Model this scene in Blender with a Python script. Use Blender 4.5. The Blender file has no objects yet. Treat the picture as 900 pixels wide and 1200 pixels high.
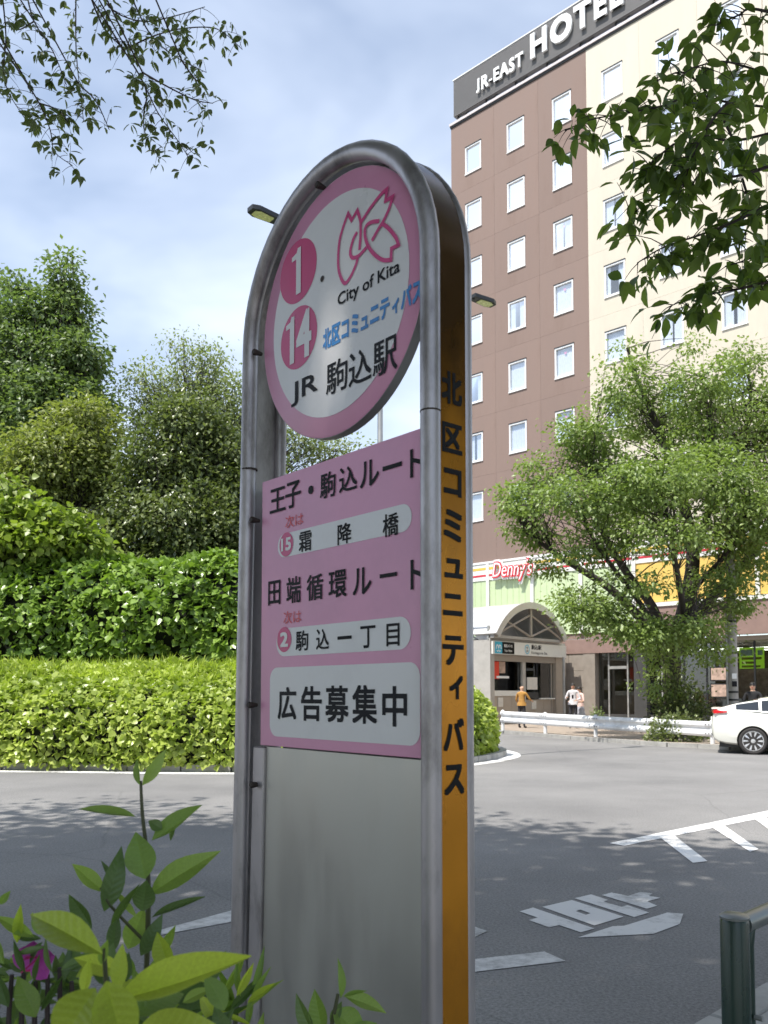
import bpy, bmesh, math, random
import numpy as np
from mathutils import Vector, Matrix, noise
SC = bpy.context.scene
COL = SC.collection
R = math.radians
rng = np.random.default_rng(7)
random.seed(7)

# ------------------------------------------------------------------ camera, sky, sun, exposure
F_PX, PITCH, CAM_H, HORIZON = 1000.0, R(3.0), 1.45, 812.0        # in units of the 900 x 1200 photograph
PPY = HORIZON - F_PX * math.tan(PITCH)
cam_d = bpy.data.cameras.new('camera'); cam = bpy.data.objects.new('camera', cam_d); COL.objects.link(cam)
cam_d.sensor_fit = 'AUTO'; cam_d.sensor_width = 36.0; cam_d.lens = 36.0 * F_PX / 1200.0
cam_d.shift_y = (PPY - 600.0) / 1200.0
cam_d.clip_start = 0.05; cam_d.clip_end = 5000
cam_d.dof.use_dof = True; cam_d.dof.focus_distance = 2.6; cam_d.dof.aperture_fstop = 12.5
cam.location = (0, 0, CAM_H); cam.rotation_euler = (R(90) + PITCH, 0, 0)
SC.camera = cam

SUN_AZ = (-0.76, -0.65); SUN_EL = R(61)
world = bpy.data.worlds.new('World'); SC.world = world; world.use_nodes = True
nt = world.node_tree; nt.nodes.clear()
w_out = nt.nodes.new('ShaderNodeOutputWorld'); w_bg = nt.nodes.new('ShaderNodeBackground')
sky = nt.nodes.new('ShaderNodeTexSky'); sky.sky_type = 'NISHITA'; sky.sun_disc = False
sky.sun_elevation = SUN_EL; sky.sun_rotation = math.atan2(SUN_AZ[0], SUN_AZ[1])
sky.air_density = 1.15; sky.dust_density = 0.45; sky.ozone_density = 2.4
tc = nt.nodes.new('ShaderNodeTexCoord'); mp = nt.nodes.new('ShaderNodeMapping')
mp.inputs['Scale'].default_value = (1.0, 1.0, 1.7); mp.inputs['Rotation'].default_value = (0.35, 0.5, 0.2)
nz = nt.nodes.new('ShaderNodeTexNoise'); nz.inputs['Scale'].default_value = 1.9; nz.inputs['Detail'].default_value = 5
nz.inputs['Roughness'].default_value = 0.5; nz.inputs['Distortion'].default_value = 0.35
cr = nt.nodes.new('ShaderNodeValToRGB'); cr.color_ramp.elements[0].position = 0.36; cr.color_ramp.elements[1].position = 0.68
cr.color_ramp.elements[0].color = (0.10, 0.10, 0.10, 1); cr.color_ramp.elements[1].color = (0.74, 0.74, 0.74, 1)
mx = nt.nodes.new('ShaderNodeMixRGB'); mx.inputs[2].default_value = (8.0, 8.7, 9.9, 1)
nt.links.new(tc.outputs['Generated'], mp.inputs[0]); nt.links.new(mp.outputs[0], nz.inputs['Vector'])
nt.links.new(nz.outputs['Fac'], cr.inputs[0]); nt.links.new(cr.outputs[0], mx.inputs[0])
nt.links.new(sky.outputs[0], mx.inputs[1]); nt.links.new(mx.outputs[0], w_bg.inputs[0])
w_bg.inputs[1].default_value = 0.128
nt.links.new(w_bg.outputs[0], w_out.inputs[0])
sun_d = bpy.data.lights.new('sun', 'SUN'); sun_d.energy = 5.0; sun_d.angle = R(0.53); sun_d.color = (1.0, 0.955, 0.88)
sun = bpy.data.objects.new('sun', sun_d); COL.objects.link(sun)
_s = Vector((SUN_AZ[0], SUN_AZ[1], 0)).normalized() * math.cos(SUN_EL) + Vector((0, 0, math.sin(SUN_EL)))
sun.rotation_euler = _s.to_track_quat('Z', 'Y').to_euler(); sun.location = _s * 60
vs = SC.view_settings; vs.view_transform = 'Standard'; vs.look = 'None'; vs.exposure = 0.42; vs.gamma = 1.0
vs.use_curve_mapping = False
SC.render.engine = 'CYCLES'
cy = SC.cycles; cy.use_denoising = True; cy.max_bounces = 8; cy.transparent_max_bounces = 12
cy.diffuse_bounces = 4; cy.glossy_bounces = 4; cy.transmission_bounces = 6; cy.sample_clamp_indirect = 6.0

# ------------------------------------------------------------------ helpers
FW = Vector((0, math.cos(PITCH), math.sin(PITCH))); UP = Vector((0, -math.sin(PITCH), math.cos(PITCH))); RT = Vector((1, 0, 0))
CP = Vector((0, 0, CAM_H))
def ray(px, py): return FW + RT * ((px - 450) / F_PX) - UP * ((py - PPY) / F_PX)
def at(px, py, depth):                       # point seen at a pixel, at a given distance ahead
    r = ray(px, py); return CP + r * (depth / r.y)
def gnd(px, py, z=0.0):                      # point of the ground seen at a pixel
    r = ray(px, py); return CP + r * ((z - CAM_H) / r.z)

def obj(name, me, parent=None, **props):
    o = bpy.data.objects.new(name, me); COL.objects.link(o)
    if parent is not None: o.parent = parent
    for k, v in props.items(): o[k] = v
    return o
def thing(name, label, cat, loc=(0, 0, 0), rz=0.0, group=None):
    o = bpy.data.objects.new(name, None); COL.objects.link(o); o.empty_display_size = 0.2
    o.location = loc; o.rotation_euler = (0, 0, rz); o['label'] = label; o['category'] = cat
    if group: o['group'] = group
    return o
def inv(root):
    return (Matrix.Translation(root.location) @ root.rotation_euler.to_matrix().to_4x4()).inverted()

class MB:
    def __init__(s): s.v = []; s.f = []; s.m = []; s.mi = 0
    def mat(s, i): s.mi = i; return s
    def face(s, idx): s.f.append(tuple(idx)); s.m.append(s.mi)
    def poly(s, pts):
        b = len(s.v); s.v += [tuple(p) for p in pts]; s.face(range(b, b + len(pts))); return s
    def box(s, x0, x1, y0, y1, z0, z1):
        b = len(s.v)
        s.v += [(x0, y0, z0), (x1, y0, z0), (x1, y1, z0), (x0, y1, z0), (x0, y0, z1), (x1, y0, z1), (x1, y1, z1), (x0, y1, z1)]
        for f in ((3, 2, 1, 0), (4, 5, 6, 7), (0, 1, 5, 4), (1, 2, 6, 5), (2, 3, 7, 6), (3, 0, 4, 7)): s.face([b + i for i in f])
        return s
    def prism(s, pts, z0, z1):               # polygon in xy, extruded in z (ccw)
        b = len(s.v); n = len(pts)
        s.v += [(p[0], p[1], z0) for p in pts] + [(p[0], p[1], z1) for p in pts]
        s.face([b + i for i in reversed(range(n))]); s.face([b + n + i for i in range(n)])
        for i in range(n): j = (i + 1) % n; s.face([b + i, b + j, b + n + j, b + n + i])
        return s
    def prism_y(s, pts, y0, y1):             # polygon in xz, extruded in y
        b = len(s.v); n = len(pts)
        s.v += [(p[0], y0, p[1]) for p in pts] + [(p[0], y1, p[1]) for p in pts]
        s.face([b + i for i in range(n)]); s.face([b + n + i for i in reversed(range(n))])
        for i in range(n): j = (i + 1) % n; s.face([b + j, b + i, b + n + i, b + n + j])
        return s
    def tube(s, pts, rad, k=8, cap=True, flat=None):
        pts = [Vector(p) for p in pts]; n = len(pts)
        rad = rad if hasattr(rad, '__len__') else [rad] * n
        b = len(s.v); prev = None
        for i, p in enumerate(pts):
            t = (pts[min(i + 1, n - 1)] - pts[max(i - 1, 0)])
            t = t.normalized() if t.length > 1e-9 else Vector((0, 0, 1))
            if flat is not None: a = Vector(flat) - t * t.dot(Vector(flat))
            elif prev is None: a = t.orthogonal()
            else: a = prev - t * prev.dot(t)
            a = a.normalized() if a.length > 1e-6 else t.orthogonal().normalized(); prev = a; c = t.cross(a)
            r = rad[i]; ra, rb = (r if hasattr(r, '__len__') else (r, r))
            for j in range(k):
                w = 2 * math.pi * j / k; s.v.append(tuple(p + a * (ra * math.cos(w)) + c * (rb * math.sin(w))))
        for i in range(n - 1):
            for j in range(k):
                j2 = (j + 1) % k
                s.face((b + i * k + j, b + i * k + j2, b + (i + 1) * k + j2, b + (i + 1) * k + j))
        if cap:
            s.face([b + j for j in reversed(range(k))]); s.face([b + (n - 1) * k + j for j in range(k)])
        return s
    def lathe(s, prof, k=24, c=(0, 0, 0), axis='z'):
        b = len(s.v); n = len(prof)
        for r, h in prof:
            for j in range(k):
                w = 2 * math.pi * j / k; x, y = r * math.cos(w), r * math.sin(w)
                p = (x, y, h) if axis == 'z' else ((x, h, y) if axis == 'y' else (h, x, y))
                s.v.append((p[0] + c[0], p[1] + c[1], p[2] + c[2]))
        for i in range(n - 1):
            for j in range(k):
                j2 = (j + 1) % k; s.face((b + i * k + j, b + i * k + j2, b + (i + 1) * k + j2, b + (i + 1) * k + j))
        s.face([b + j for j in reversed(range(k))]); s.face([b + (n - 1) * k + j for j in range(k)])
        return s
    def mesh(s, name, mats, smooth=False, fix=True):
        me = bpy.data.meshes.new(name); me.from_pydata(s.v, [], s.f)
        for m in (mats if isinstance(mats, (list, tuple)) else [mats]): me.materials.append(m)
        if len(me.materials) > 1: me.polygons.foreach_set('material_index', s.m)
        if fix:
            bm = bmesh.new(); bm.from_mesh(me); bmesh.ops.recalc_face_normals(bm, faces=bm.faces); bm.to_mesh(me); bm.free()
        if smooth: smooth_mesh(me)
        me.update(); return me
    def build(s, name, mats, parent=None, smooth=False, fix=True, **props):
        return obj(name, s.mesh(name, mats, smooth, fix), parent, **props)
def smooth_mesh(me, ang=40):
    me.polygons.foreach_set('use_smooth', [True] * len(me.polygons))
    try: me.set_sharp_from_angle(angle=R(ang))
    except Exception: pass
def bevel(me, w, seg=2):
    bm = bmesh.new(); bm.from_mesh(me)
    bmesh.ops.remove_doubles(bm, verts=bm.verts, dist=1e-5)
    ed = [e for e in bm.edges if len(e.link_faces) == 2 and e.calc_face_angle(0) > R(35)]
    bmesh.ops.bevel(bm, geom=ed, offset=w, segments=seg, affect='EDGES', profile=0.6, clamp_overlap=True)
    bm.to_mesh(me); bm.free(); me.update(); return me

# ------------------------------------------------------------------ materials
def new_mat(name):
    m = bpy.data.materials.new(name); m.use_nodes = True; t = m.node_tree; t.nodes.clear()
    o = t.nodes.new('ShaderNodeOutputMaterial'); return m, t, o
def N(t, typ, **kw):
    n = t.nodes.new(typ)
    for k, v in kw.items():
        if k.startswith('_'): setattr(n, k[1:], v)
        else: n.inputs[k.replace('__', ' ')].default_value = v
    return n
def pm(name, base, rough=0.6, metal=0.0, var=0.12, scale=6.0, detail=5, bump=0.0, bscale=60, dirt=None, dirt_amt=0.0, dscale=2.5,
       spec=0.5, stretch=(1, 1, 1), coat=0.0, rvar=0.1, dlo=0.5, dhi=0.72, orand=0.0, painted_reflection=None):
    m, t, o = new_mat(name)
    p = N(t, 'ShaderNodeBsdfPrincipled', Roughness=rough, Metallic=metal); p.inputs['Specular IOR Level'].default_value = spec
    if coat: p.inputs['Coat Weight'].default_value = coat; p.inputs['Coat Roughness'].default_value = 0.06
    c = N(t, 'ShaderNodeTexCoord'); mpn = N(t, 'ShaderNodeMapping'); mpn.inputs['Scale'].default_value = stretch
    t.links.new(c.outputs['Object'], mpn.inputs[0])
    n1 = N(t, 'ShaderNodeTexNoise', Scale=scale, Detail=detail); n1.inputs['Roughness'].default_value = 0.62
    t.links.new(mpn.outputs[0], n1.inputs['Vector'])
    mr = N(t, 'ShaderNodeMapRange'); mr.inputs[1].default_value = 0.3; mr.inputs[2].default_value = 0.7
    mr.inputs[3].default_value = 1 - var; mr.inputs[4].default_value = 1 + var
    t.links.new(n1.outputs['Fac'], mr.inputs[0])
    mul = N(t, 'ShaderNodeVectorMath', _operation='SCALE'); mul.inputs[0].default_value = base[:3]
    t.links.new(mr.outputs[0], mul.inputs['Scale'])
    col = mul.outputs[0]
    if dirt is not None:
        n2 = N(t, 'ShaderNodeTexNoise', Scale=dscale, Detail=8); n2.inputs['Roughness'].default_value = 0.7
        t.links.new(mpn.outputs[0], n2.inputs['Vector'])
        r2 = N(t, 'ShaderNodeMapRange'); r2.inputs[1].default_value = dlo; r2.inputs[2].default_value = dhi
        r2.inputs[3].default_value = 0; r2.inputs[4].default_value = dirt_amt
        t.links.new(n2.outputs['Fac'], r2.inputs[0])
        mxn = N(t, 'ShaderNodeMixRGB'); mxn.inputs[2].default_value = (*dirt[:3], 1)
        t.links.new(r2.outputs[0], mxn.inputs[0]); t.links.new(col, mxn.inputs[1]); col = mxn.outputs[0]
    if orand:                                  # each panel its own shade
        oi = N(t, 'ShaderNodeObjectInfo'); ro = N(t, 'ShaderNodeMapRange'); ro.inputs[3].default_value = 1 - orand; ro.inputs[4].default_value = 1 + orand
        t.links.new(oi.outputs['Random'], ro.inputs[0]); so = N(t, 'ShaderNodeVectorMath', _operation='SCALE'); t.links.new(col, so.inputs[0]); t.links.new(ro.outputs[0], so.inputs['Scale']); col = so.outputs[0]
    if painted_reflection:                                  # reflection of dark trees painted into the upper end: (colour, z where it ends, z where it is full)
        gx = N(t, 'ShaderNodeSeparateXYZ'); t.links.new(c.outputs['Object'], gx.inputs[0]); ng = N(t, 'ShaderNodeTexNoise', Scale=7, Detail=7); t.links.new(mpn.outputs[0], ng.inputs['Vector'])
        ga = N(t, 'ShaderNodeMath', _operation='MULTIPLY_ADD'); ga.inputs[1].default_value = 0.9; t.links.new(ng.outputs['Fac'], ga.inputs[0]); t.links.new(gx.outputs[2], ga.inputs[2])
        gr_ = N(t, 'ShaderNodeMapRange'); gr_.inputs[1].default_value = painted_reflection[1] + .45; gr_.inputs[2].default_value = painted_reflection[2] + .45; gr_.inputs[3].default_value = 0; gr_.inputs[4].default_value = .92
        t.links.new(ga.outputs[0], gr_.inputs[0]); gm = N(t, 'ShaderNodeMixRGB'); gm.inputs[2].default_value = (*painted_reflection[0], 1); t.links.new(gr_.outputs[0], gm.inputs[0]); t.links.new(col, gm.inputs[1]); col = gm.outputs[0]
    t.links.new(col, p.inputs['Base Color'])
    if rvar:
        rr = N(t, 'ShaderNodeMapRange'); rr.inputs[1].default_value = 0.3; rr.inputs[2].default_value = 0.7
        rr.inputs[3].default_value = max(0.02, rough - rvar); rr.inputs[4].default_value = min(1, rough + rvar)
        t.links.new(n1.outputs['Fac'], rr.inputs[0]); t.links.new(rr.outputs[0], p.inputs['Roughness'])
    if bump:
        n3 = N(t, 'ShaderNodeTexNoise', Scale=bscale, Detail=4); t.links.new(mpn.outputs[0], n3.inputs['Vector'])
        bp = N(t, 'ShaderNodeBump', Strength=bump, Distance=0.01); t.links.new(n3.outputs['Fac'], bp.inputs['Height'])
        t.links.new(bp.outputs[0], p.inputs['Normal'])
    t.links.new(p.outputs[0], o.inputs[0]); return m
def leaf_mat(name, dark, light, trans=0.35, rough=0.42, spec=0.5, tcol=None, veins=0.0):
    m, t, o = new_mat(name)
    a = N(t, 'ShaderNodeAttribute', _attribute_name='tone'); oi = N(t, 'ShaderNodeObjectInfo')
    add = N(t, 'ShaderNodeMath', _operation='ADD'); t.links.new(a.outputs['Fac'], add.inputs[0]); 
    ms = N(t, 'ShaderNodeMath', _operation='MULTIPLY'); ms.inputs[1].default_value = 0.55
    t.links.new(oi.outputs['Random'], ms.inputs[0]); t.links.new(ms.outputs[0], add.inputs[1])
    mxn = N(t, 'ShaderNodeMixRGB'); mxn.inputs[1].default_value = (*dark, 1); mxn.inputs[2].default_value = (*light, 1)
    mxn.use_clamp = False; cl = N(t, 'ShaderNodeClamp'); t.links.new(add.outputs[0], cl.inputs[0]); t.links.new(cl.outputs[0], mxn.inputs[0])
    c = N(t, 'ShaderNodeTexCoord'); n1 = N(t, 'ShaderNodeTexNoise', Scale=40, Detail=3); t.links.new(c.outputs['Object'], n1.inputs['Vector'])
    mr = N(t, 'ShaderNodeMapRange'); mr.inputs[3].default_value = 0.8; mr.inputs[4].default_value = 1.2; t.links.new(n1.outputs['Fac'], mr.inputs[0])
    sc_ = N(t, 'ShaderNodeVectorMath', _operation='SCALE'); t.links.new(mxn.outputs[0], sc_.inputs[0]); t.links.new(mr.outputs[0], sc_.inputs['Scale'])
    p = N(t, 'ShaderNodeBsdfPrincipled', Roughness=rough); p.inputs['Specular IOR Level'].default_value = spec
    if veins:
        xyz = N(t, 'ShaderNodeSeparateXYZ'); t.links.new(c.outputs['Object'], xyz.inputs[0])
        def ma(op, a, b=None, v=None):
            n_ = N(t, 'ShaderNodeMath', _operation=op); t.links.new(a, n_.inputs[0])
            if b is not None: t.links.new(b, n_.inputs[1])
            elif v is not None: n_.inputs[1].default_value = v
            return n_.outputs[0]
        ax_ = ma('ABSOLUTE', xyz.outputs[0]); rib = ma('LESS_THAN', ax_, v=0.010)
        ph = ma('MULTIPLY', ma('SUBTRACT', xyz.outputs[1], ma('MULTIPLY', ax_, v=0.75)), v=9.0)
        sv = ma('LESS_THAN', ma('ABSOLUTE', ma('SUBTRACT', ma('FRACT', ph), v=0.5)), v=0.055)
        vv = ma('ADD', ma('MULTIPLY', ma('MAXIMUM', rib, sv), v=veins), v=1.0)
        sc2 = N(t, 'ShaderNodeVectorMath', _operation='SCALE'); t.links.new(sc_.outputs[0], sc2.inputs[0]); t.links.new(vv, sc2.inputs['Scale']); sc_ = sc2
        wv = N(t, 'ShaderNodeMath', _operation='SINE'); t.links.new(ma('MULTIPLY', ph, v=6.2832), wv.inputs[0])
        bp = N(t, 'ShaderNodeBump', Strength=0.10, Distance=0.02); t.links.new(wv.outputs[0], bp.inputs['Height']); t.links.new(bp.outputs[0], p.inputs['Normal'])
    t.links.new(sc_.outputs[0], p.inputs['Base Color'])
    tr = N(t, 'ShaderNodeBsdfTranslucent'); tm = N(t, 'ShaderNodeVectorMath', _operation='MULTIPLY')
    tm.inputs[1].default_value = tcol or (1.5, 1.7, 0.7); t.links.new(sc_.outputs[0], tm.inputs[0]); t.links.new(tm.outputs[0], tr.inputs['Color'])
    ms2 = N(t, 'ShaderNodeMixShader'); ms2.inputs[0].default_value = trans
    t.links.new(p.outputs[0], ms2.inputs[1]); t.links.new(tr.outputs[0], ms2.inputs[2]); t.links.new(ms2.outputs[0], o.inputs[0])
    return m
def glass_mat(name, tint=(0.85, 0.92, 0.95), ior=1.5, mixmin=0.08, rough=0.02):
    m, t, o = new_mat(name)
    tr = N(t, 'ShaderNodeBsdfTransparent'); tr.inputs[0].default_value = (*tint, 1)
    gl = N(t, 'ShaderNodeBsdfGlossy', Roughness=rough); gl.inputs[0].default_value = (0.95, 0.97, 1, 1)
    fr = N(t, 'ShaderNodeFresnel', IOR=ior); ad = N(t, 'ShaderNodeMath', _operation='ADD'); ad.inputs[1].default_value = mixmin
    t.links.new(fr.outputs[0], ad.inputs[0])
    mxs = N(t, 'ShaderNodeMixShader'); t.links.new(ad.outputs[0], mxs.inputs[0])
    t.links.new(tr.outputs[0], mxs.inputs[1]); t.links.new(gl.outputs[0], mxs.inputs[2]); t.links.new(mxs.outputs[0], o.inputs[0])
    return m
def emit_mat(name, col, s):
    m, t, o = new_mat(name); e = N(t, 'ShaderNodeEmission', Strength=s); e.inputs[0].default_value = (*col, 1)
    t.links.new(e.outputs[0], o.inputs[0]); return m
def asphalt_mat():
    m, t, o = new_mat('asphalt'); p = N(t, 'ShaderNodeBsdfPrincipled', Roughness=0.85)
    c = N(t, 'ShaderNodeTexCoord')
    big = N(t, 'ShaderNodeTexNoise', Scale=0.35, Detail=6); big.inputs['Roughness'].default_value = 0.6
    fine = N(t, 'ShaderNodeTexNoise', Scale=55, Detail=6); fine.inputs['Roughness'].default_value = 0.8
    vor = N(t, 'ShaderNodeTexVoronoi', Scale=75); vor.feature = 'F1'
    for n in (big, fine, vor): t.links.new(c.outputs['Object'], n.inputs['Vector'])
    r1 = N(t, 'ShaderNodeValToRGB'); r1.color_ramp.elements[0].color = (0.150, 0.146, 0.145, 1); r1.color_ramp.elements[1].color = (0.250, 0.242, 0.236, 1)
    r1.color_ramp.elements[0].position = 0.3; r1.color_ramp.elements[1].position = 0.72
    t.links.new(big.outputs['Fac'], r1.inputs[0])
    r2 = N(t, 'ShaderNodeMapRange'); r2.inputs[1].default_value = 0.32; r2.inputs[2].default_value = 0.68; r2.inputs[3].default_value = 0.52; r2.inputs[4].default_value = 1.48
    t.links.new(fine.outputs['Fac'], r2.inputs[0])
    s1 = N(t, 'ShaderNodeVectorMath', _operation='SCALE'); t.links.new(r1.outputs[0], s1.inputs[0]); t.links.new(r2.outputs[0], s1.inputs['Scale'])
    # pale aggregate specks
    sp = N(t, 'ShaderNodeMath', _operation='LESS_THAN'); sp.inputs[1].default_value = 0.16; t.links.new(vor.outputs['Distance'], sp.inputs[0])
    vr = N(t, 'ShaderNodeSeparateColor'); t.links.new(vor.outputs['Color'], vr.inputs[0])
    gt = N(t, 'ShaderNodeMath', _operation='GREATER_THAN'); gt.inputs[1].default_value = 0.82; t.links.new(vr.outputs[0], gt.inputs[0])
    an = N(t, 'ShaderNodeMath', _operation='MULTIPLY'); t.links.new(sp.outputs[0], an.inputs[0]); t.links.new(gt.outputs[0], an.inputs[1])
    am = N(t, 'ShaderNodeMath', _operation='MULTIPLY'); am.inputs[1].default_value = 0.7; t.links.new(an.outputs[0], am.inputs[0])
    mxn = N(t, 'ShaderNodeMixRGB'); mxn.inputs[2].default_value = (0.42, 0.41, 0.40, 1); t.links.new(am.outputs[0], mxn.inputs[0]); t.links.new(s1.outputs[0], mxn.inputs[1])
    # thin cracks and tyre-dark streaks
    vc = N(t, 'ShaderNodeTexVoronoi', Scale=0.22); vc.feature = 'DISTANCE_TO_EDGE'
    wn = N(t, 'ShaderNodeTexNoise', Scale=1.3, Detail=6); t.links.new(c.outputs['Object'], wn.inputs['Vector'])
    wm = N(t, 'ShaderNodeMixRGB'); wm.inputs[0].default_value = 0.12; t.links.new(c.outputs['Object'], wm.inputs[1]); t.links.new(wn.outputs['Color'], wm.inputs[2])
    t.links.new(wm.outputs[0], vc.inputs['Vector'])
    lt = N(t, 'ShaderNodeMapRange'); lt.inputs[1].default_value = 0.0; lt.inputs[2].default_value = 0.0035; lt.inputs[3].default_value = 0.22; lt.inputs[4].default_value = 0.0
    t.links.new(vc.outputs['Distance'], lt.inputs[0])
    mx2 = N(t, 'ShaderNodeMixRGB'); mx2.inputs[2].default_value = (0.05, 0.05, 0.05, 1); t.links.new(lt.outputs[0], mx2.inputs[0]); t.links.new(mxn.outputs[0], mx2.inputs[1])
    t.links.new(mx2.outputs[0], p.inputs['Base Color'])
    bp = N(t, 'ShaderNodeBump', Strength=0.6, Distance=0.006); t.links.new(fine.outputs['Fac'], bp.inputs['Height']); t.links.new(bp.outputs[0], p.inputs['Normal'])
    t.links.new(p.outputs[0], o.inputs[0]); return m
def paint_mat(name, base, wear_lo, wear_hi, wear_amt, scale=9):
    m, t, o = new_mat(name); p = N(t, 'ShaderNodeBsdfPrincipled', Roughness=0.75)
    c = N(t, 'ShaderNodeTexCoord'); n1 = N(t, 'ShaderNodeTexNoise', Scale=scale, Detail=9); n1.inputs['Roughness'].default_value = 0.75
    n2 = N(t, 'ShaderNodeTexNoise', Scale=1.1, Detail=3)
    t.links.new(c.outputs['Object'], n1.inputs['Vector']); t.links.new(c.outputs['Object'], n2.inputs['Vector'])
    ad = N(t, 'ShaderNodeMath', _operation='ADD'); t.links.new(n1.outputs['Fac'], ad.inputs[0]); t.links.new(n2.outputs['Fac'], ad.inputs[1])
    mr = N(t, 'ShaderNodeMapRange'); mr.inputs[1].default_value = wear_lo; mr.inputs[2].default_value = wear_hi; mr.inputs[3].default_value = 0; mr.inputs[4].default_value = wear_amt
    t.links.new(ad.outputs[0], mr.inputs[0])
    mxn = N(t, 'ShaderNodeMixRGB'); mxn.inputs[1].default_value = (*base, 1); mxn.inputs[2].default_value = (0.17, 0.166, 0.162, 1)
    t.links.new(mr.outputs[0], mxn.inputs[0]); t.links.new(mxn.outputs[0], p.inputs['Base Color'])
    t.links.new(p.outputs[0], o.inputs[0]); return m

M = {}
M['asphalt'] = asphalt_mat()
M['soil'] = pm('soil', (0.07, 0.055, 0.04), 0.95, var=0.4, scale=9, bump=0.6, bscale=30)
M['land'] = pm('land', (0.16, 0.16, 0.14), 0.9, var=0.25, scale=0.3)
M['paving'] = pm('paving', (0.33, 0.27, 0.22), 0.85, var=0.18, scale=3, bump=0.2, bscale=40, dirt=(0.14, 0.12, 0.1), dirt_amt=0.6)
M['concrete'] = pm('concrete', (0.36, 0.35, 0.33), 0.85, var=0.16, scale=4, bump=0.3, bscale=50, dirt=(0.17, 0.16, 0.145), dirt_amt=0.6)
M['pale_concrete'] = pm('pale_concrete', (0.43, 0.41, 0.38), 0.8, var=0.1, scale=2, bump=0.15, bscale=30, dirt=(0.3, 0.28, 0.25), dirt_amt=0.5)
M['paint'] = paint_mat('road_paint', (0.78, 0.77, 0.75), 1.02, 1.28, 0.85)
M['worn_paint'] = paint_mat('worn_road_paint', (0.60, 0.59, 0.575), 0.96, 1.25, 0.85)
M['silver'] = pm('silver_frame', (0.46, 0.43, 0.44), 0.42, 0.65, var=0.14, scale=5, dirt=(0.10, 0.088, 0.08), dirt_amt=0.85, dscale=5.5, dlo=0.48, dhi=0.66, stretch=(1, 1, 0.35), rvar=0.12)
M['steel'] = pm('brushed_steel', (0.46, 0.455, 0.42), 0.42, 0.92, var=0.03, scale=3, stretch=(3, 3, 0.8), bump=0.0, bscale=40, dirt=(0.36, 0.35, 0.32), dirt_amt=0.3, dscale=2)
M['orange'] = pm('orange_sheet', (0.56, 0.225, 0.012), 0.28, 0.6, var=0.12, scale=4, dirt=(0.24, 0.09, 0.012), dirt_amt=0.6, dscale=2.2, stretch=(1, 1, 0.6), painted_reflection=((0.055, 0.026, 0.009), 1.62, 2.0))  # dark top stands for reflected trees, put into the colour
M['pink'] = pm('pink_print', (0.68, 0.30, 0.455), 0.35, var=0.05, scale=3, dirt=(0.42, 0.19, 0.29), dirt_amt=0.35, dscale=2.2)
M['white_print'] = pm('white_print', (0.71, 0.695, 0.695), 0.35, var=0.04, scale=3, dirt=(0.5, 0.48, 0.47), dirt_amt=0.4, dscale=3)
M['red_print'] = pm('crimson_print', (0.56, 0.03, 0.16), 0.35, var=0.05)
M['vermilion'] = pm('vermilion_print', (0.66, 0.06, 0.07), 0.4, var=0.05)
M['logo'] = pm('rose_print', (0.58, 0.045, 0.20), 0.35, var=0.06)
M['black_print'] = pm('black_print', (0.008, 0.008, 0.009), 0.6, var=0.1, spec=0.2)
M['ink'] = pm('dark_grey_print', (0.012, 0.012, 0.015), 0.6, var=0.1, spec=0.2)
M['blue_print'] = pm('blue_print', (0.035, 0.22, 0.55), 0.38, var=0.06)
M['dark_metal'] = pm('dark_metal', (0.03, 0.032, 0.034), 0.45, 0.4, var=0.2)
M['rust'] = pm('rusty_bolt', (0.05, 0.038, 0.032), 0.7, 0.3, var=0.5, scale=60)
M['brown'] = pm('brown_facade', (0.235, 0.165, 0.138), 0.8, var=0.06, scale=1.2, bump=0.12, bscale=25, dirt=(0.18, 0.125, 0.103), dirt_amt=0.6, dscale=0.6, stretch=(1, 1, 0.25), orand=0.035)
M['cream'] = pm('cream_tile', (0.59, 0.53, 0.43), 0.6, var=0.05, scale=2.0, bump=0.12, bscale=25, dirt=(0.55, 0.49, 0.39), dirt_amt=0.6, dscale=0.6, stretch=(1, 1, 0.25), orand=0.025)
M['joint'] = pm('joint', (0.30, 0.235, 0.21), 0.9, var=0.1)
M['white_frame'] = pm('white_frame', (0.80, 0.80, 0.80), 0.4, var=0.03)
M['glass'] = glass_mat('window_glass', (0.95, 0.975, 1.0), 1.5, 0.05)
M['clear_glass'] = glass_mat('shop_glass', (0.7, 0.75, 0.74), 1.5, 0.04)
M['curtain'] = pm('curtain', (0.62, 0.65, 0.70), 0.9, var=0.05)
M['grey_louvre'] = pm('grey_louvre', (0.20, 0.195, 0.195), 0.55, 0.2, var=0.06)
M['letter_white'] = pm('letter_white', (0.85, 0.85, 0.84), 0.4, var=0.02)
M['coping'] = pm('coping', (0.62, 0.56, 0.56), 0.5, var=0.05)
M['green_panel'] = pm('pale_green_panel', (0.50, 0.60, 0.36), 0.45, var=0.05, scale=1.5)
M['yellow_panel'] = pm('yellow_panel', (0.74, 0.50, 0.13), 0.5, var=0.06)
M['white_band'] = pm('white_band', (0.76, 0.75, 0.71), 0.5, var=0.04)
M['stripe_yellow'] = pm('stripe_yellow', (0.66, 0.46, 0.08), 0.5, var=0.04)
M['stripe_red'] = pm('stripe_red', (0.55, 0.03, 0.05), 0.5, var=0.04)
M['sign_red'] = pm('sign_red', (0.72, 0.05, 0.07), 0.4, var=0.03)
M['pink_stone'] = pm('pink_stone', (0.27, 0.18, 0.155), 0.6, var=0.1, scale=3)
M['stone'] = pm('stone_cladding', (0.28, 0.245, 0.21), 0.6, var=0.12, scale=3, dirt=(0.25, 0.2, 0.17), dirt_amt=0.4)
M['beige'] = pm('beige_panel', (0.40, 0.34, 0.28), 0.6, var=0.06)
M['roof_metal'] = pm('roof_metal', (0.58, 0.57, 0.55), 0.4, 0.3, var=0.08, scale=1.5)
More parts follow.
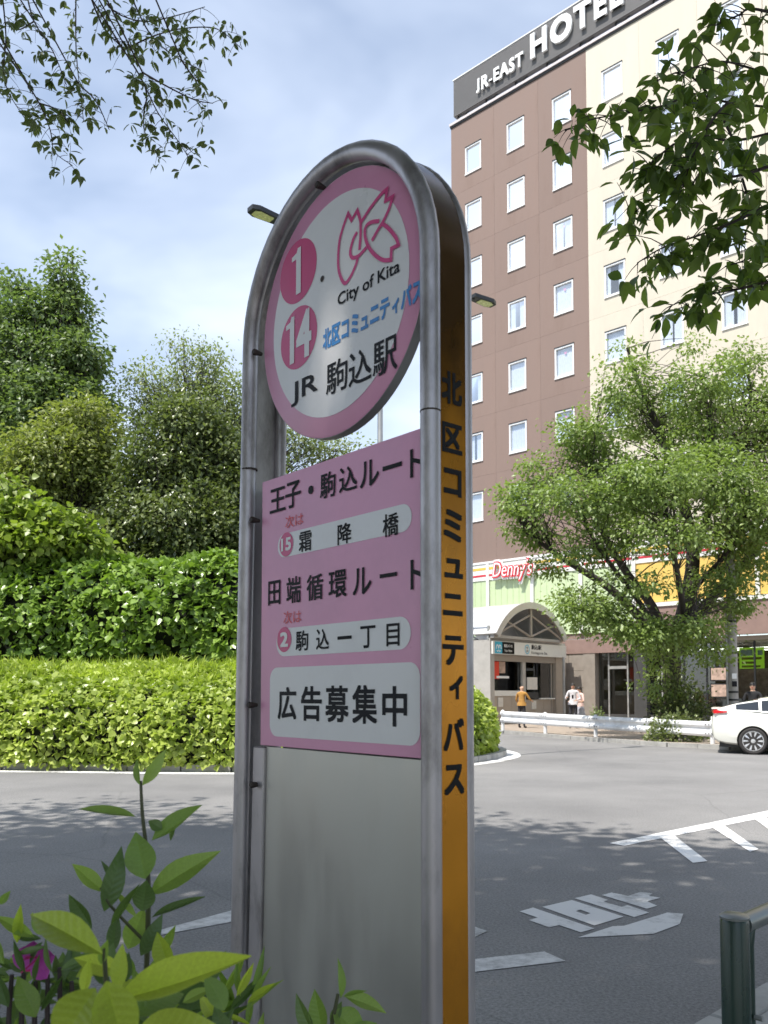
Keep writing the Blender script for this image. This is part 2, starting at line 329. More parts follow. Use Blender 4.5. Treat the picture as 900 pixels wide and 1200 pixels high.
M['taupe'] = pm('taupe_frame', (0.36, 0.32, 0.28), 0.5, 0.2, var=0.06)
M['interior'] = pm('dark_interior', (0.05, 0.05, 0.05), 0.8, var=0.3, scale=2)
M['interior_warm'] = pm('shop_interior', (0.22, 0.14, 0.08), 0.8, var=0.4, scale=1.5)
M['cyan'] = pm('cyan_print', (0.05, 0.45, 0.66), 0.4, var=0.03)
M['lime'] = emit_mat('lime_lit_sign', (0.42, 0.72, 0.05), 0.55)
M['poster'] = pm('poster_print', (0.42, 0.30, 0.24), 0.6, var=0.45, scale=5)
M['notice'] = pm('notice_paper', (0.66, 0.63, 0.58), 0.7, var=0.1, scale=9)
M['red_light'] = pm('red_notice', (0.70, 0.06, 0.03), 0.5, var=0.05)
M['tube_light'] = emit_mat('fluorescent_tube', (1.0, 0.93, 0.8), 5.0)
M['spot_light'] = emit_mat('ceiling_spot', (1.0, 0.95, 0.85), 6.0)
M['galv'] = pm('galvanised_pole', (0.42, 0.42, 0.41), 0.5, 0.5, var=0.12, scale=4, dirt=(0.2, 0.19, 0.17), dirt_amt=0.5)
M['rail_white'] = pm('guardrail_white', (0.74, 0.75, 0.77), 0.45, var=0.05, scale=3, dirt=(0.40, 0.38, 0.35), dirt_amt=0.6, dscale=2)
M['pole'] = pm('utility_pole', (0.36, 0.345, 0.32), 0.8, var=0.12, scale=3, bump=0.2, dirt=(0.2, 0.18, 0.16), dirt_amt=0.5)
M['lens'] = pm('lamp_lens', (0.62, 0.66, 0.30), 0.25, var=0.2, scale=25)
M['green_pipe'] = pm('dark_green_pipe', (0.010, 0.034, 0.024), 0.28, var=0.15, scale=6, spec=0.5, dirt=(0.05, 0.06, 0.055), dirt_amt=0.4, stretch=(1, 1, 0.3))
M['rail_top'] = pm('worn_pipe_top', (0.19, 0.20, 0.19), 0.35, 0.5, var=0.12, scale=5)
M['bark'] = pm('bark', (0.055, 0.045, 0.038), 0.95, var=0.4, scale=8, bump=0.8, bscale=20, stretch=(1, 1, 0.4))
M['twig'] = pm('twig', (0.05, 0.036, 0.034), 0.8, var=0.3)
M['green_stem'] = pm('green_stem', (0.07, 0.075, 0.03), 0.6, var=0.3)
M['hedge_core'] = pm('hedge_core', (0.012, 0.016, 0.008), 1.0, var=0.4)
M['ivy'] = leaf_mat('ivy_leaf', (0.07, 0.14, 0.018), (0.27, 0.39, 0.075), 0.22, 0.30)
M['lowleaf'] = leaf_mat('low_hedge_leaf', (0.19, 0.265, 0.032), (0.52, 0.585, 0.15), 0.28, 0.36)
M['blade'] = leaf_mat('grass_blade', (0.24, 0.32, 0.03), (0.48, 0.55, 0.10), 0.35, 0.5)
M['cherry'] = leaf_mat('cherry_leaf', (0.085, 0.135, 0.032), (0.24, 0.31, 0.095), 0.34, 0.40)
M['ginkgo'] = leaf_mat('ginkgo_leaf', (0.085, 0.135, 0.05), (0.26, 0.32, 0.135), 0.34, 0.42)
M['evergreen'] = leaf_mat('evergreen_leaf', (0.055, 0.085, 0.028), (0.25, 0.285, 0.115), 0.26, 0.3)
M['olive'] = leaf_mat('olive_leaf', (0.13, 0.165, 0.045), (0.31, 0.335, 0.11), 0.33, 0.42)
M['paletree'] = leaf_mat('pale_leaf', (0.13, 0.165, 0.07), (0.27, 0.31, 0.15), 0.33, 0.45)
M['brightbush'] = leaf_mat('bright_bush_leaf', (0.13, 0.20, 0.028), (0.34, 0.41, 0.085), 0.32, 0.4)
M['overhead'] = leaf_mat('overhead_leaf', (0.06, 0.10, 0.028), (0.19, 0.25, 0.07), 0.5, 0.4)
M['overhead_pale'] = leaf_mat('overhead_small_leaf', (0.075, 0.10, 0.045), (0.17, 0.205, 0.085), 0.38, 0.45)
M['sapling'] = leaf_mat('sapling_leaf', (0.17, 0.26, 0.06), (0.38, 0.47, 0.12), 0.45, 0.38, veins=0.06)
M['sap_dark'] = leaf_mat('azalea_leaf', (0.07, 0.12, 0.038), (0.18, 0.26, 0.08), 0.32, 0.36, veins=0.06)
M['sap_yellow'] = leaf_mat('young_leaf', (0.36, 0.43, 0.06), (0.56, 0.60, 0.13), 0.48, 0.38, veins=0.06)
M['petal'] = pm('magenta_petal', (0.50, 0.09, 0.42), 0.6, var=0.25, scale=40)
M['petal_red'] = pm('red_petal', (0.62, 0.03, 0.18), 0.6, var=0.2, scale=40)
M['car_white'] = pm('car_white', (0.80, 0.79, 0.72), 0.25, 0.0, var=0.01, coat=0.8, rvar=0)
M['car_glass'] = pm('car_glass', (0.02, 0.025, 0.03), 0.05, 0.0, var=0.1, spec=0.9, rvar=0)
M['car_trim'] = pm('car_black_trim', (0.02, 0.02, 0.02), 0.5, var=0.1)
M['rubber'] = pm('rubber', (0.035, 0.032, 0.031), 0.85, var=0.2, scale=20)
M['alloy'] = pm('alloy_rim', (0.68, 0.68, 0.69), 0.3, 0.6, var=0.03)
M['tail_red'] = pm('tail_light_red', (0.55, 0.015, 0.02), 0.15, var=0.05, coat=0.6)
M['skin'] = pm('skin', (0.52, 0.32, 0.22), 0.5, var=0.05)
M['hair'] = pm('hair', (0.02, 0.017, 0.015), 0.6, var=0.3, scale=30)
M['shoe'] = pm('shoe', (0.03, 0.028, 0.027), 0.6, var=0.1)
def cloth(n, c): return pm(n, c, 0.9, var=0.18, scale=14, bump=0.5, bscale=12)
M['brown_shirt'] = cloth('patterned_brown_shirt', (0.42, 0.22, 0.055)); M['dark_trouser'] = cloth('dark_trousers', (0.035, 0.033, 0.04))
M['white_shirt'] = cloth('pale_shirt', (0.66, 0.64, 0.66)); M['pink_shirt'] = cloth('pale_pink_top', (0.70, 0.50, 0.45))
M['black_coat'] = cloth('black_jacket', (0.02, 0.02, 0.022)); M['grey_skirt'] = cloth('patterned_skirt', (0.40, 0.40, 0.45))

# ------------------------------------------------------------------ leaves, trees, text
TPL = {
 'diamond': ([(0, 0, 0), (-.30, .42, .09), (0, 1, -.10), (.30, .42, .09)], [(0, 3, 2), (0, 2, 1)]),
 'ivy': ([(0, 0, 0), (-.40, .12, .05), (-.46, .45, .10), (0, 1, -.08), (.46, .45, .10), (.40, .12, .05)],
         [(0, 5, 4), (0, 4, 3), (0, 3, 2), (0, 2, 1)]),
 'oval': ([(0, 0, 0), (-.17, .22, .05), (-.23, .5, .05), (-.13, .8, -.03), (0, 1, -.16), (.13, .8, -.03), (.23, .5, .05), (.17, .22, .05), (0, .5, -.03)],
          [(0, 7, 8), (7, 6, 8), (6, 5, 8), (5, 4, 8), (4, 3, 8), (3, 2, 8), (2, 1, 8), (1, 0, 8)]),
 'blade': ([(-.04, 0, 0), (.04, 0, 0), (.035, .55, .10), (-.035, .55, .10), (0, 1, -.12)], [(0, 1, 2), (0, 2, 3), (3, 2, 4)]),
}
def unit(a): return a / np.maximum(np.linalg.norm(a, axis=1, keepdims=True), 1e-9)
def leaf_cloud(name, P, D, Nn, size, mat, shape='diamond', tone=None, parent=None, off=(0, 0, 0), **props):
    tv, tf = TPL[shape]; tv = np.array(tv, float); tf = np.array(tf, int)
    P = np.asarray(P, float) - np.asarray(off, float); n = len(P)
    D = unit(np.asarray(D, float)); S = unit(np.cross(D, np.asarray(Nn, float) + 1e-4)); Z = np.cross(S, D)
    size = np.broadcast_to(size, (n,))
    V = P[:, None, :] + size[:, None, None] * (tv[None, :, 0, None] * S[:, None, :] + tv[None, :, 1, None] * D[:, None, :] + tv[None, :, 2, None] * Z[:, None, :])
    k = len(tv); Fc = (tf[None] + (np.arange(n) * k)[:, None, None]).reshape(-1, 3)
    me = bpy.data.meshes.new(name)
    me.vertices.add(n * k); me.vertices.foreach_set('co', V.astype(np.float32).ravel())
    me.loops.add(len(Fc) * 3); me.loops.foreach_set('vertex_index', Fc.astype(np.int32).ravel())
    me.polygons.add(len(Fc)); me.polygons.foreach_set('loop_start', np.arange(0, len(Fc) * 3, 3, dtype=np.int32))
    me.update(calc_edges=True); me.materials.append(mat)
    tone = rng.random(n) * 0.6 if tone is None else tone
    a = me.attributes.new('tone', 'FLOAT', 'POINT'); a.data.foreach_set('value', np.repeat(tone, k).astype(np.float32))
    me.validate()
    return obj(name, me, parent, kind='stuff', **props)

def bez(a, b, sag=0.0, n=6, wob=0.0, rs=random):
    a, b = Vector(a), Vector(b); out = []
    for i in range(n + 1):
        t = i / n; p = a.lerp(b, t); p.z += sag * 4 * t * (1 - t)
        if 0 < i < n and wob: p += Vector((rs.uniform(-wob, wob), rs.uniform(-wob, wob), rs.uniform(-wob, wob)))
        out.append(p)
    return out
def lobe_points(lobes, n, rs, shell=0.5):
    w = np.array([l[1][0] * l[1][1] * l[1][2] for l in lobes]) ** 0.75 * np.array([l[2] if len(l) > 2 else 1 for l in lobes]); w = w / w.sum()
    idx = rs.choice(len(lobes), n, p=w); d = unit(rs.normal(size=(n, 3))); r = shell + (1 - shell) * np.sqrt(rs.random(n))
    r *= 1 + 0.11 * rs.normal(size=n)
    c = np.array([l[0] for l in lobes])[idx]; rad = np.array([l[1] for l in lobes])[idx]
    return c + d * rad * r[:, None], d, idx
def tree(name, label, base, fork_h, lobes, nclump, per, csize, lsize, mat, trunk_r, seed, group=None, bark='bark', droop=0.35,
         shell=0.45, keep=None, trunk_top=None, limb_r=0.4, shape='diamond', limbs=None, flat=0.62, tw=1.0):
    rs = np.random.default_rng(seed); pr = random.Random(seed); base = Vector(base)
    t = thing(name, label, 'tree', base, 0, group)
    top = Vector(trunk_top) if trunk_top is not None else base + Vector((0, 0, fork_h))
    tp = bez(base, top, 0, 6, 0.05 * trunk_r * 6, pr); tp[0] = base
    m = MB(); m.tube([p - base for p in tp], [trunk_r * (1.35 if i == 0 else 1.1 - 0.09 * i) for i in range(7)], 10)
    m.build('trunk', M[bark], t, smooth=True)
    ends = []
    allp = []
    for pts, r0, r1 in (limbs or []):
        pts = [Vector(p) for p in catmull([Vector(p) for p in pts], n=4)]; n = len(pts)
        m = MB(); m.tube([p - base for p in pts], [r0 + (r1 - r0) * i / (n - 1) for i in range(n)], 9); m.build('limb', M[bark], t, smooth=True); allp += pts[n // 3:]
    for l in ([] if limbs else lobes):
        c = Vector(l[0]); pts = bez(top, c, 0.1 * (c - top).length * 0.5, 6, 0.06 * (c - top).length, pr)
        pts[0] = top - Vector((0, 0, trunk_r * .8))
        m = MB(); m.tube([p - base for p in pts], [max(0.02, trunk_r * limb_r * 1.5 * (1 - 0.135 * i)) for i in range(7)], 7)
        m.build('limb', M[bark], t, smooth=True); ends.append(pts)
    C, d, idx = lobe_points(lobes, nclump, rs, shell)
    if keep is not None:
        k = np.array([keep(c) for c in C]); C, d, idx = C[k], d[k], idx[k]
    m = MB()
    for c, i in zip(C, idx):
        cv = Vector(c)
        if limbs: cand = pr.sample(allp, min(26, len(allp))); s = min(cand, key=lambda p: (p - cv).length + max(0, p.z - cv.z) * .7)
        else: s = ends[i][pr.randint(2, 6)]
        pts = bez(s, cv, 0.06 * (cv - s).length, 3, 0.05 * (cv - s).length, pr)
        r0 = (0.012 + 0.010 * (cv - s).length) * tw; m.tube([p - base for p in pts], [r0, r0 * .75, r0 * .5, r0 * .2], 4, cap=False)
    m.build('twigs', M[bark], t, fix=False, kind='stuff')
    n = len(C)
    per_n = rs.poisson(per, n); ci = np.repeat(np.arange(n), per_n); tot = len(ci)
    off = rs.normal(size=(tot, 3)) * csize * np.array([1, 1, flat]); P = C[ci] + off
    if keep is not None:
        k = np.array([keep(c) for c in P]); P, ci, off = P[k], ci[k], off[k]; tot = len(P)
    out = unit(off + 0.6 * csize * d[ci] + 1e-5)
    D = out * 0.8 + rs.normal(size=(tot, 3)) * 0.45 + np.array([0, 0, -droop])
    Nn = rs.normal(size=(tot, 3)) * 0.55 + np.array([0, 0, 1.0]) + 0.35 * d[ci]
    tone = np.clip(rs.random(tot) * 0.35 + 0.35 * rs.random(n)[ci], 0, 1)
    leaf_cloud('crown', P, D, Nn, lsize * rs.uniform(0.7, 1.3, tot), mat, shape, tone, t, off=base)
    return t

def text_mesh(s, off=0.0, res=3):
    c = bpy.data.curves.new('text', 'FONT'); c.body = s; c.offset = off; c.resolution_u = res
    o = bpy.data.objects.new('text', c); me = bpy.data.meshes.new_from_object(o)
    bpy.data.objects.remove(o); bpy.data.curves.remove(c); return me
def text(name, s, parent, mat, box, y, off=0.0, cap=None, thick=0.0, shear=0.0, turn=0.0, bold=None):
    """lettering in the local xz plane facing -y, fitted into box = (x0, x1, z0, z1); cap: fit the height of this letter instead"""
    if bold is None: bold, off = max(off, 0.0), min(off, 0.0)
    me = text_mesh(s, off); me.name = name; n = len(me.vertices)
    co = np.empty(n * 3, np.float32); me.vertices.foreach_get('co', co); co = co.reshape(-1, 3)
    x0, x1, z0, z1 = box; a, b = co.min(0), co.max(0)
    if cap:
        r = text_mesh(cap, off); rc = np.array([v.co.y for v in r.vertices]); bpy.data.meshes.remove(r); lo, hi = rc.min(), rc.max()
    else: lo, hi = a[1], b[1]
    X = (co[:, 0] - a[0]) / (b[0] - a[0]) * (x1 - x0) + x0; Z = (co[:, 1] - lo) / (hi - lo) * (z1 - z0) + z0
    X += (Z - z0) * shear
    if turn:
        cx, cz = (x0 + x1) / 2, (z0 + z1) / 2; ca, sa = math.cos(turn), math.sin(turn)
        X, Z = cx + (X - cx) * ca - (Z - cz) * sa, cz + (X - cx) * sa + (Z - cz) * ca
    if bold:                                   # heavier strokes: the outline stamped a few times, slightly shifted
        bx_, bz_ = bold * (x1 - x0) / (b[0] - a[0]), bold * (z1 - z0) / (hi - lo); f0 = [tuple(p.vertices) for p in me.polygons]
        X = x0 + bx_ + (X - x0) * (1 - 2 * bx_ / max(x1 - x0, 1e-6)); Z = z0 + bz_ + (Z - z0) * (1 - 2 * bz_ / max(z1 - z0, 1e-6)) if not cap else Z
        vs_, fs_ = [], []
        for k, (sx, sz) in enumerate(((-1, -1), (1, -1), (-1, 1), (1, 1), (0, 0))):
            fs_ += [tuple(i + len(vs_) for i in f) for f in f0]
            vs_ += [(float(X[i] + sx * bx_), y + 0.00004 * k * (1 if not thick else 20), float(Z[i] + sz * bz_)) for i in range(n)]
        bpy.data.meshes.remove(me); me = bpy.data.meshes.new(name); me.from_pydata(vs_, [], fs_)
    else:
        me.vertices.foreach_set('co', np.stack([X, np.full(n, y), Z], 1).astype(np.float32).ravel())
    me.materials.clear(); me.materials.append(mat)
    bm = bmesh.new(); bm.from_mesh(me)
    if thick:
        ge = bmesh.ops.extrude_face_region(bm, geom=bm.faces[:]); vv = [e for e in ge['geom'] if isinstance(e, bmesh.types.BMVert)]
        bmesh.ops.translate(bm, verts=vv, vec=(0, thick, 0))
    bmesh.ops.recalc_face_normals(bm, faces=bm.faces)
    if not thick:
        for f in bm.faces:
            if f.normal.y > 0: f.normal_flip()
    bm.to_mesh(me); bm.free(); me.update()
    return obj(name, me, parent)
def disc(m, cx, cz, r, y, k=48, rz=None):
    m.poly([(cx + r * math.cos(2 * math.pi * i / k), y, cz + (rz or r) * math.sin(2 * math.pi * i / k)) for i in range(k)]); return m
def rrect(x0, x1, z0, z1, r, k=8):
    out = []
    for cx, cz, a in ((x1 - r, z1 - r, 0), (x0 + r, z1 - r, 90), (x0 + r, z0 + r, 180), (x1 - r, z0 + r, 270)):
        out += [(cx + r * math.cos(R(a + 90 * i / k)), cz + r * math.sin(R(a + 90 * i / k))) for i in range(k + 1)]
    return out
def ribbon(m, pts, w, y, closed=False, smooth=3):
    pts = [Vector((p[0], p[1])) for p in pts]
    n = len(pts); L = []; Rr = []
    for i in range(n):
        a = pts[max(i - 1, 0)] if not closed else pts[i - 1]; b = pts[min(i + 1, n - 1)] if not closed else pts[(i + 1) % n]
        d1 = (pts[i] - a); d2 = (b - pts[i]); d1 = d1.normalized() if d1.length > 1e-9 else d2.normalized(); d2 = d2.normalized() if d2.length > 1e-9 else d1
        t = (d1 + d2); t = t.normalized() if t.length > 1e-6 else d1
        nn = Vector((-t.y, t.x)); c = max(0.45, nn.dot(Vector((-d1.y, d1.x))))
        L.append(pts[i] + nn * (w / 2 / c)); Rr.append(pts[i] - nn * (w / 2 / c))
    for i in range(n - (0 if closed else 1)):
        j = (i + 1) % n; m.poly([(L[i].x, y, L[i].y), (Rr[i].x, y, Rr[i].y), (Rr[j].x, y, Rr[j].y), (L[j].x, y, L[j].y)])
    return m
def catmull(pts, corners=(), n=5):
    out = []
    for i in range(len(pts) - 1):
        p1, p2 = Vector(pts[i]), Vector(pts[i + 1])
        p0 = Vector(pts[i - 1]) if i > 0 and i not in corners else p1 + (p1 - p2) * 0.3
        p3 = Vector(pts[i + 2]) if i + 2 < len(pts) and (i + 1) not in corners else p2 + (p2 - p1) * 0.3
        for k in range(n):
            t = k / n
            out.append(0.5 * ((2 * p1) + (p2 - p0) * t + (2 * p0 - 5 * p1 + 4 * p2 - p3) * t * t + (3 * p1 - p0 - 3 * p2 + p3) * t ** 3))
    out.append(Vector(pts[-1])); return out

# ------------------------------------------------------------------ ground, road, pavements
m = MB(); m.poly([(-1500, -1500, -0.03), (1500, -1500, -0.03), (1500, 1500, -0.03), (-1500, 1500, -0.03)])
m.build('ground', M['land'], kind='structure')
m = MB(); nx = 24
m.poly([(-60, -40, 0), (60, -40, 0), (60, 80, 0), (-60, 80, 0)])
road = m.build('road', M['asphalt'], kind='structure')

def marking(name, px, mat='worn_paint', z=0.004):
    m = MB(); m.poly([tuple(gnd(*p, z)) for p in px]); o = m.build(name, M[mat], road); return o
z2 = lambda l: [(590 + x / 3.75, 1020 + y / 3.75) for x, y in l]
for q in ([(70, 180), (130, 163), (400, 255), (340, 272), (245, 240), (200, 250), (112, 218), (150, 207)],
          [(312, 122), (385, 105), (460, 130), (440, 138), (520, 160), (545, 152), (640, 185), (575, 205)],
          [(432, 108), (475, 97), (548, 112), (600, 95), (655, 100), (640, 112), (690, 120), (632, 136), (676, 155), (630, 168)]):
    marking('painted_character_stroke', z2(q))
o_ = z2([(170, 160), (300, 130), (528, 203), (400, 242)]); i_ = z2([(318, 179), (338, 172), (382, 188), (362, 195)])
m = MB(); g = [tuple(gnd(*p, 0.004)) for p in o_]; h = [tuple(gnd(*p, 0.004)) for p in i_]
for k in range(4): m.poly([g[k], g[(k + 1) % 4], h[(k + 1) % 4], h[k]])
m.build('painted_character_stroke', M['worn_paint'], road)
marking('painted_arrow', z2([(325, 295), (480, 245), (530, 243), (720, 185), (790, 190), (775, 235), (660, 278)]))
marking('painted_line', [(150, 1100), (267, 1068), (330, 1052), (330, 1066), (267, 1081), (180, 1097)])
marking('painted_line', [(225, 1167), (300, 1150), (300, 1178), (240, 1189)])
marking('painted_line', [(500, 1078), (554, 1085), (571, 1091), (554, 1099), (500, 1104)])
marking('painted_line', [(450, 1134), (554, 1124), (638, 1115), (663, 1126), (554, 1139), (450, 1152)])
marking('painted_line', [(714, 988), (900, 950), (1010, 927), (1010, 934), (900, 957), (732, 991)], 'paint')
marking('painted_bar', [(772, 980), (788, 977), (829, 1009), (812, 1011)], 'paint', 0.0065)
marking('painted_bar', [(832, 968), (847, 966), (889, 995), (879, 998)], 'paint', 0.0065)
marking('painted_bar', [(882, 958), (896, 956), (932, 982), (918, 984)], 'paint', 0.0065)
marking('painted_bar', [(936, 947), (949, 944), (985, 968), (971, 971)], 'paint', 0.0065)

# camera-side pavement along the kerb that runs off to the right
KD = Vector((0.72, 0.694, 0)); KN = Vector((0.694, -0.72, 0)); K0 = Vector((1.39, 3.74, 0))
a, b = K0 - KD * 30, K0 + KD * 40
m = MB(); m.prism([(p.x, p.y) for p in (a + KN * 0.16, a + KN * 14, b + KN * 14, b + KN * 0.16)], -0.02, 0.07)
near_pav = m.build('near_pavement', M['concrete'], kind='structure')
for i in range(-8, 14):
    p, q = K0 + KD * (i * 0.6 + 0.004), K0 + KD * (i * 0.6 + 0.596)
    m = MB(); m.prism([(v.x, v.y) for v in (p, p + KN * 0.155, q + KN * 0.155, q)], -0.02, 0.075)
    o = m.build('kerb_stone', M['concrete'], near_pav); bevel(o.data, 0.012, 1)
# planting bed under the foreground shrubs
m = MB(); m.prism([(-2.2, -1.2), (0.1, -0.2), (0.55, 0.9), (-0.25, 1.15), (-1.1, 0.9)], 0.03, 0.16)
m.build('planting_bed', M['soil'], kind='structure')

# far pavement in front of the station and hotel
kerb = [(2.4, 42), (3.1, 37), (4.0, 31.7), (5.9, 26.6), (7.7, 23.1), (8.9, 22.0), (11.5, 20.8), (18, 18.2), (26, 15)]
m = MB(); m.prism([(26, 50), (2.4, 50)] + kerb, -0.02, 0.10)
far_pav = m.build('far_pavement', M['paving'], kind='structure')
for i in range(len(kerb) - 1):
    A, B = Vector((*kerb[i], 0)), Vector((*kerb[i + 1], 0)); L = (B - A).length; k = max(1, round(L / 1.0)); nrm = Vector((-(B - A).y, (B - A).x, 0)).normalized()
    for j in range(k):
        p, q = A.lerp(B, (j + 0.006) / k), A.lerp(B, (j + 0.994) / k)
        m = MB(); m.prism([(v.x, v.y) for v in (p - nrm * 0.13, q - nrm * 0.13, q + nrm * 0.03, p + nrm * 0.03)], -0.02, 0.115)
        m.build('kerb_stone', M['concrete'], far_pav)

# traffic island
isl = [(-30, 17.2), (-14, 16.9), (-7.2, 16.35), (-2.8, 15.9), (0, 16.35), (1.6, 17.7), (2.35, 18.9), (2.72, 20.0), (2.72, 21.3), (2.2, 23.0), (0, 27), (-30, 36)]
m = MB(); m.prism(isl, -0.02, 0.11); m.build('traffic_island', M['soil'], kind='structure')
line = catmull([(-30, 16.7), (-14, 16.4), (-7.2, 15.9), (-2.8, 15.45), (0.1, 15.9), (1.8, 17.4), (2.6, 18.7), (3.02, 19.95), (3.0, 21.4), (2.4, 23.3), (0.5, 26.6)], n=5)
m = MB(); L = []
for i, p in enumerate(line):
    t = (line[min(i + 1, len(line) - 1)] - line[max(i - 1, 0)]).normalized(); nn = Vector((-t.y, t.x)); L.append((p + nn * 0.16, p - nn * 0.16))
for i in range(len(L) - 1):
    m.poly([(*L[i][0], 0.004), (*L[i][1], 0.004), (*L[i + 1][1], 0.004), (*L[i + 1][0], 0.004)])
m.build('painted_edge_line', M['paint'], road)
isl_k = catmull(isl[:10], n=4); isl_objs = [o for o in COL.objects if o.name == 'traffic_island'][0]
for i in range(len(isl_k) - 1):
    A, B = Vector((*isl_k[i], 0)), Vector((*isl_k[i + 1], 0))
    if A.x < -10: continue
    nn = Vector((-(B - A).y, (B - A).x, 0)).normalized()
    m = MB(); m.prism([(v.x, v.y) for v in (A.lerp(B, .01) - nn * .14, B.lerp(A, .01) - nn * .14, B.lerp(A, .01) + nn * .02, A.lerp(B, .01) + nn * .02)], -0.02, 0.125)
    m.build('kerb_stone', M['concrete'], isl_objs)

# ------------------------------------------------------------------ hedges on the island
def hedge(name, label, path, prof, n, size, mat, shape, seed, blades=0, disp=0.14, core_in=0.2, gap=-.25):
    """path: ground line of the foot, running left to right with the viewer on its right-hand side; prof: (set-back, height)"""
    rs = np.random.default_rng(seed); t = thing(name, label, 'hedge', (path[0][0], path[0][1], 0.1)); base = Vector(t.location)
    path = catmull(path, n=6); seg = [(path[i + 1] - path[i]).length for i in range(len(path) - 1)]; cum = np.concatenate([[0], np.cumsum(seg)]); tot = cum[-1]
    pr = [Vector(p) for p in prof]; pl = [(pr[i + 1] - pr[i]).length for i in range(len(pr) - 1)]; pc = np.concatenate([[0], np.cumsum(pl)])
    def surf(a, s, inset=0.0):
        i = min(int(np.searchsorted(cum, a, 'right')) - 1, len(seg) - 1); f = (a - cum[i]) / seg[i]; p = path[i].lerp(path[i + 1], f)
        tt = (path[min(i + 1, len(path) - 1)] - path[i]).normalized(); back = Vector((-tt.y, tt.x))
        j = min(int(np.searchsorted(pc, s, 'right')) - 1, len(pl) - 1); g = (s - pc[j]) / pl[j]; q = pr[j].lerp(pr[j + 1], g)
        d = (pr[j + 1] - pr[j]).normalized(); nrm2 = Vector((-d.y, d.x))            # out of the hedge in (set-back, height)
        e = min(1.0, min(a + 0.05, tot - a + 0.05) / 1.3); hs = 0.45 + 0.55 * math.sqrt(e)
        P = Vector((p.x + back.x * q.x, p.y + back.y * q.x, q.y * hs)); Nn = Vector((back.x * nrm2.x, back.y * nrm2.x, nrm2.y))
        dn = noise.noise(P * 0.55) * disp * 2.2 + noise.noise(P * 1.7 + Vector((9, 3, 1))) * disp - inset
        return P + Nn * dn, Nn, j / len(pl)
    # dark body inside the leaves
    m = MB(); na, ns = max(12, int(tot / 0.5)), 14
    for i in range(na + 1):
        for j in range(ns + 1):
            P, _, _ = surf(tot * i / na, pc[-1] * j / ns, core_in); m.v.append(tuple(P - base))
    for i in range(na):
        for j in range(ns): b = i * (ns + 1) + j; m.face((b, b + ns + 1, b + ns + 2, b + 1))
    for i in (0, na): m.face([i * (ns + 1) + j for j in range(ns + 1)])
    m.build('shade_core', M['hedge_core'], t)  # single solid core, its dark colour put in as shade between leaves
    P = np.empty((n, 3)); Nn = np.empty((n, 3)); lev = np.empty(n)
    for k in range(n):
        for _try in range(6):
            p, q, l = surf(rs.random() * tot, rs.random() * pc[-1], rs.exponential(0.08) - 0.06)
            if noise.noise(p * 2.1 + Vector((4, 7, 2))) + 0.6 * noise.noise(p * 5.0) > gap + rs.normal() * .12: break
        P[k] = p; Nn[k] = q; lev[k] = l
    D = Nn * 0.55 + rs.normal(size=(n, 3)) * 0.55 + np.array([0, 0, -0.45])
    NN = Nn * 0.9 + rs.normal(size=(n, 3)) * 0.55 + np.array([0, 0, 0.5])
    # clumps that are paler or darker
    tone = np.array([0.30 + 0.55 * noise.noise(Vector(p) * 0.9) for p in P]) + rs.random(n) * 0.45 - 0.1
    leaf_cloud('foliage', P, D, NN, size * rs.uniform(0.6, 1.35, n), mat, shape, np.clip(tone, 0, 1), t, off=base)
    if blades:
        P = np.empty((blades, 3))
        for k in range(blades): p, q, l = surf(rs.random() * tot, pc[-1] * rs.uniform(0.45, 1.0), 0.05); P[k] = p
        D = rs.normal(size=(blades, 3)) * 0.55 + np.array([0, -0.2, 0.8])
        leaf_cloud('grass_blades', P, D, rs.normal(size=(blades, 3)), 0.30 * rs.uniform(0.5, 1.2, blades), M['blade'], 'blade', np.clip(rs.random(blades), 0, 1), t, off=base)
    return t
hedge('clipped_hedge', 'low bright green clipped hedge with grassy top along the island kerb', 
      [(-13.5, 16.68), (-7.2, 16.12), (-2.8, 15.68), (-0.05, 16.15), (1.58, 17.65), (2.28, 18.9), (2.62, 20.05), (2.5, 21.3)],
      [(0.05, 0.12), (0.0, 0.6), (0.12, 1.05), (0.5, 1.42), (1.2, 1.72), (2.1, 1.98), (2.9, 2.02), (3.1, 1.2)], 42000, 0.115, M['lowleaf'], 'ivy', 11, blades=14000, disp=0.11, gap=-.55)
hedge('ivy_hedge', 'tall ivy-covered bank with glossy leaves behind the low clipped hedge',
      [(-15, 19.9), (-7.5, 19.5), (-3.2, 19.2), (-0.8, 19.5)],
      [(0.25, 1.2), (0.0, 2.2), (-0.05, 3.2), (0.15, 4.0), (0.6, 4.55), (1.6, 4.85), (3.0, 4.6), (3.4, 3.0)], 27000, 0.155, M['ivy'], 'ivy', 12, disp=0.17, gap=-.28)

# ------------------------------------------------------------------ hotel building
HB = (3.7, 45.5, 0.0); HROT = math.atan2(-0.69, 0.724)
hotel = thing('hotel_building', 'tall hotel in brown and cream with rows of small white windows', 'building', HB, HROT)
COLS = [1.52, 4.26, 7.0, 9.74, 12.48, 15.22]; EDG = [0.0, 2.89, 5.63, 8.37, 11.11, 13.85, 16.6]; ROWS = [30.2 - 3.165 * k for k in range(7)]
WW, WH, PT = 1.06, 1.50, 0.16
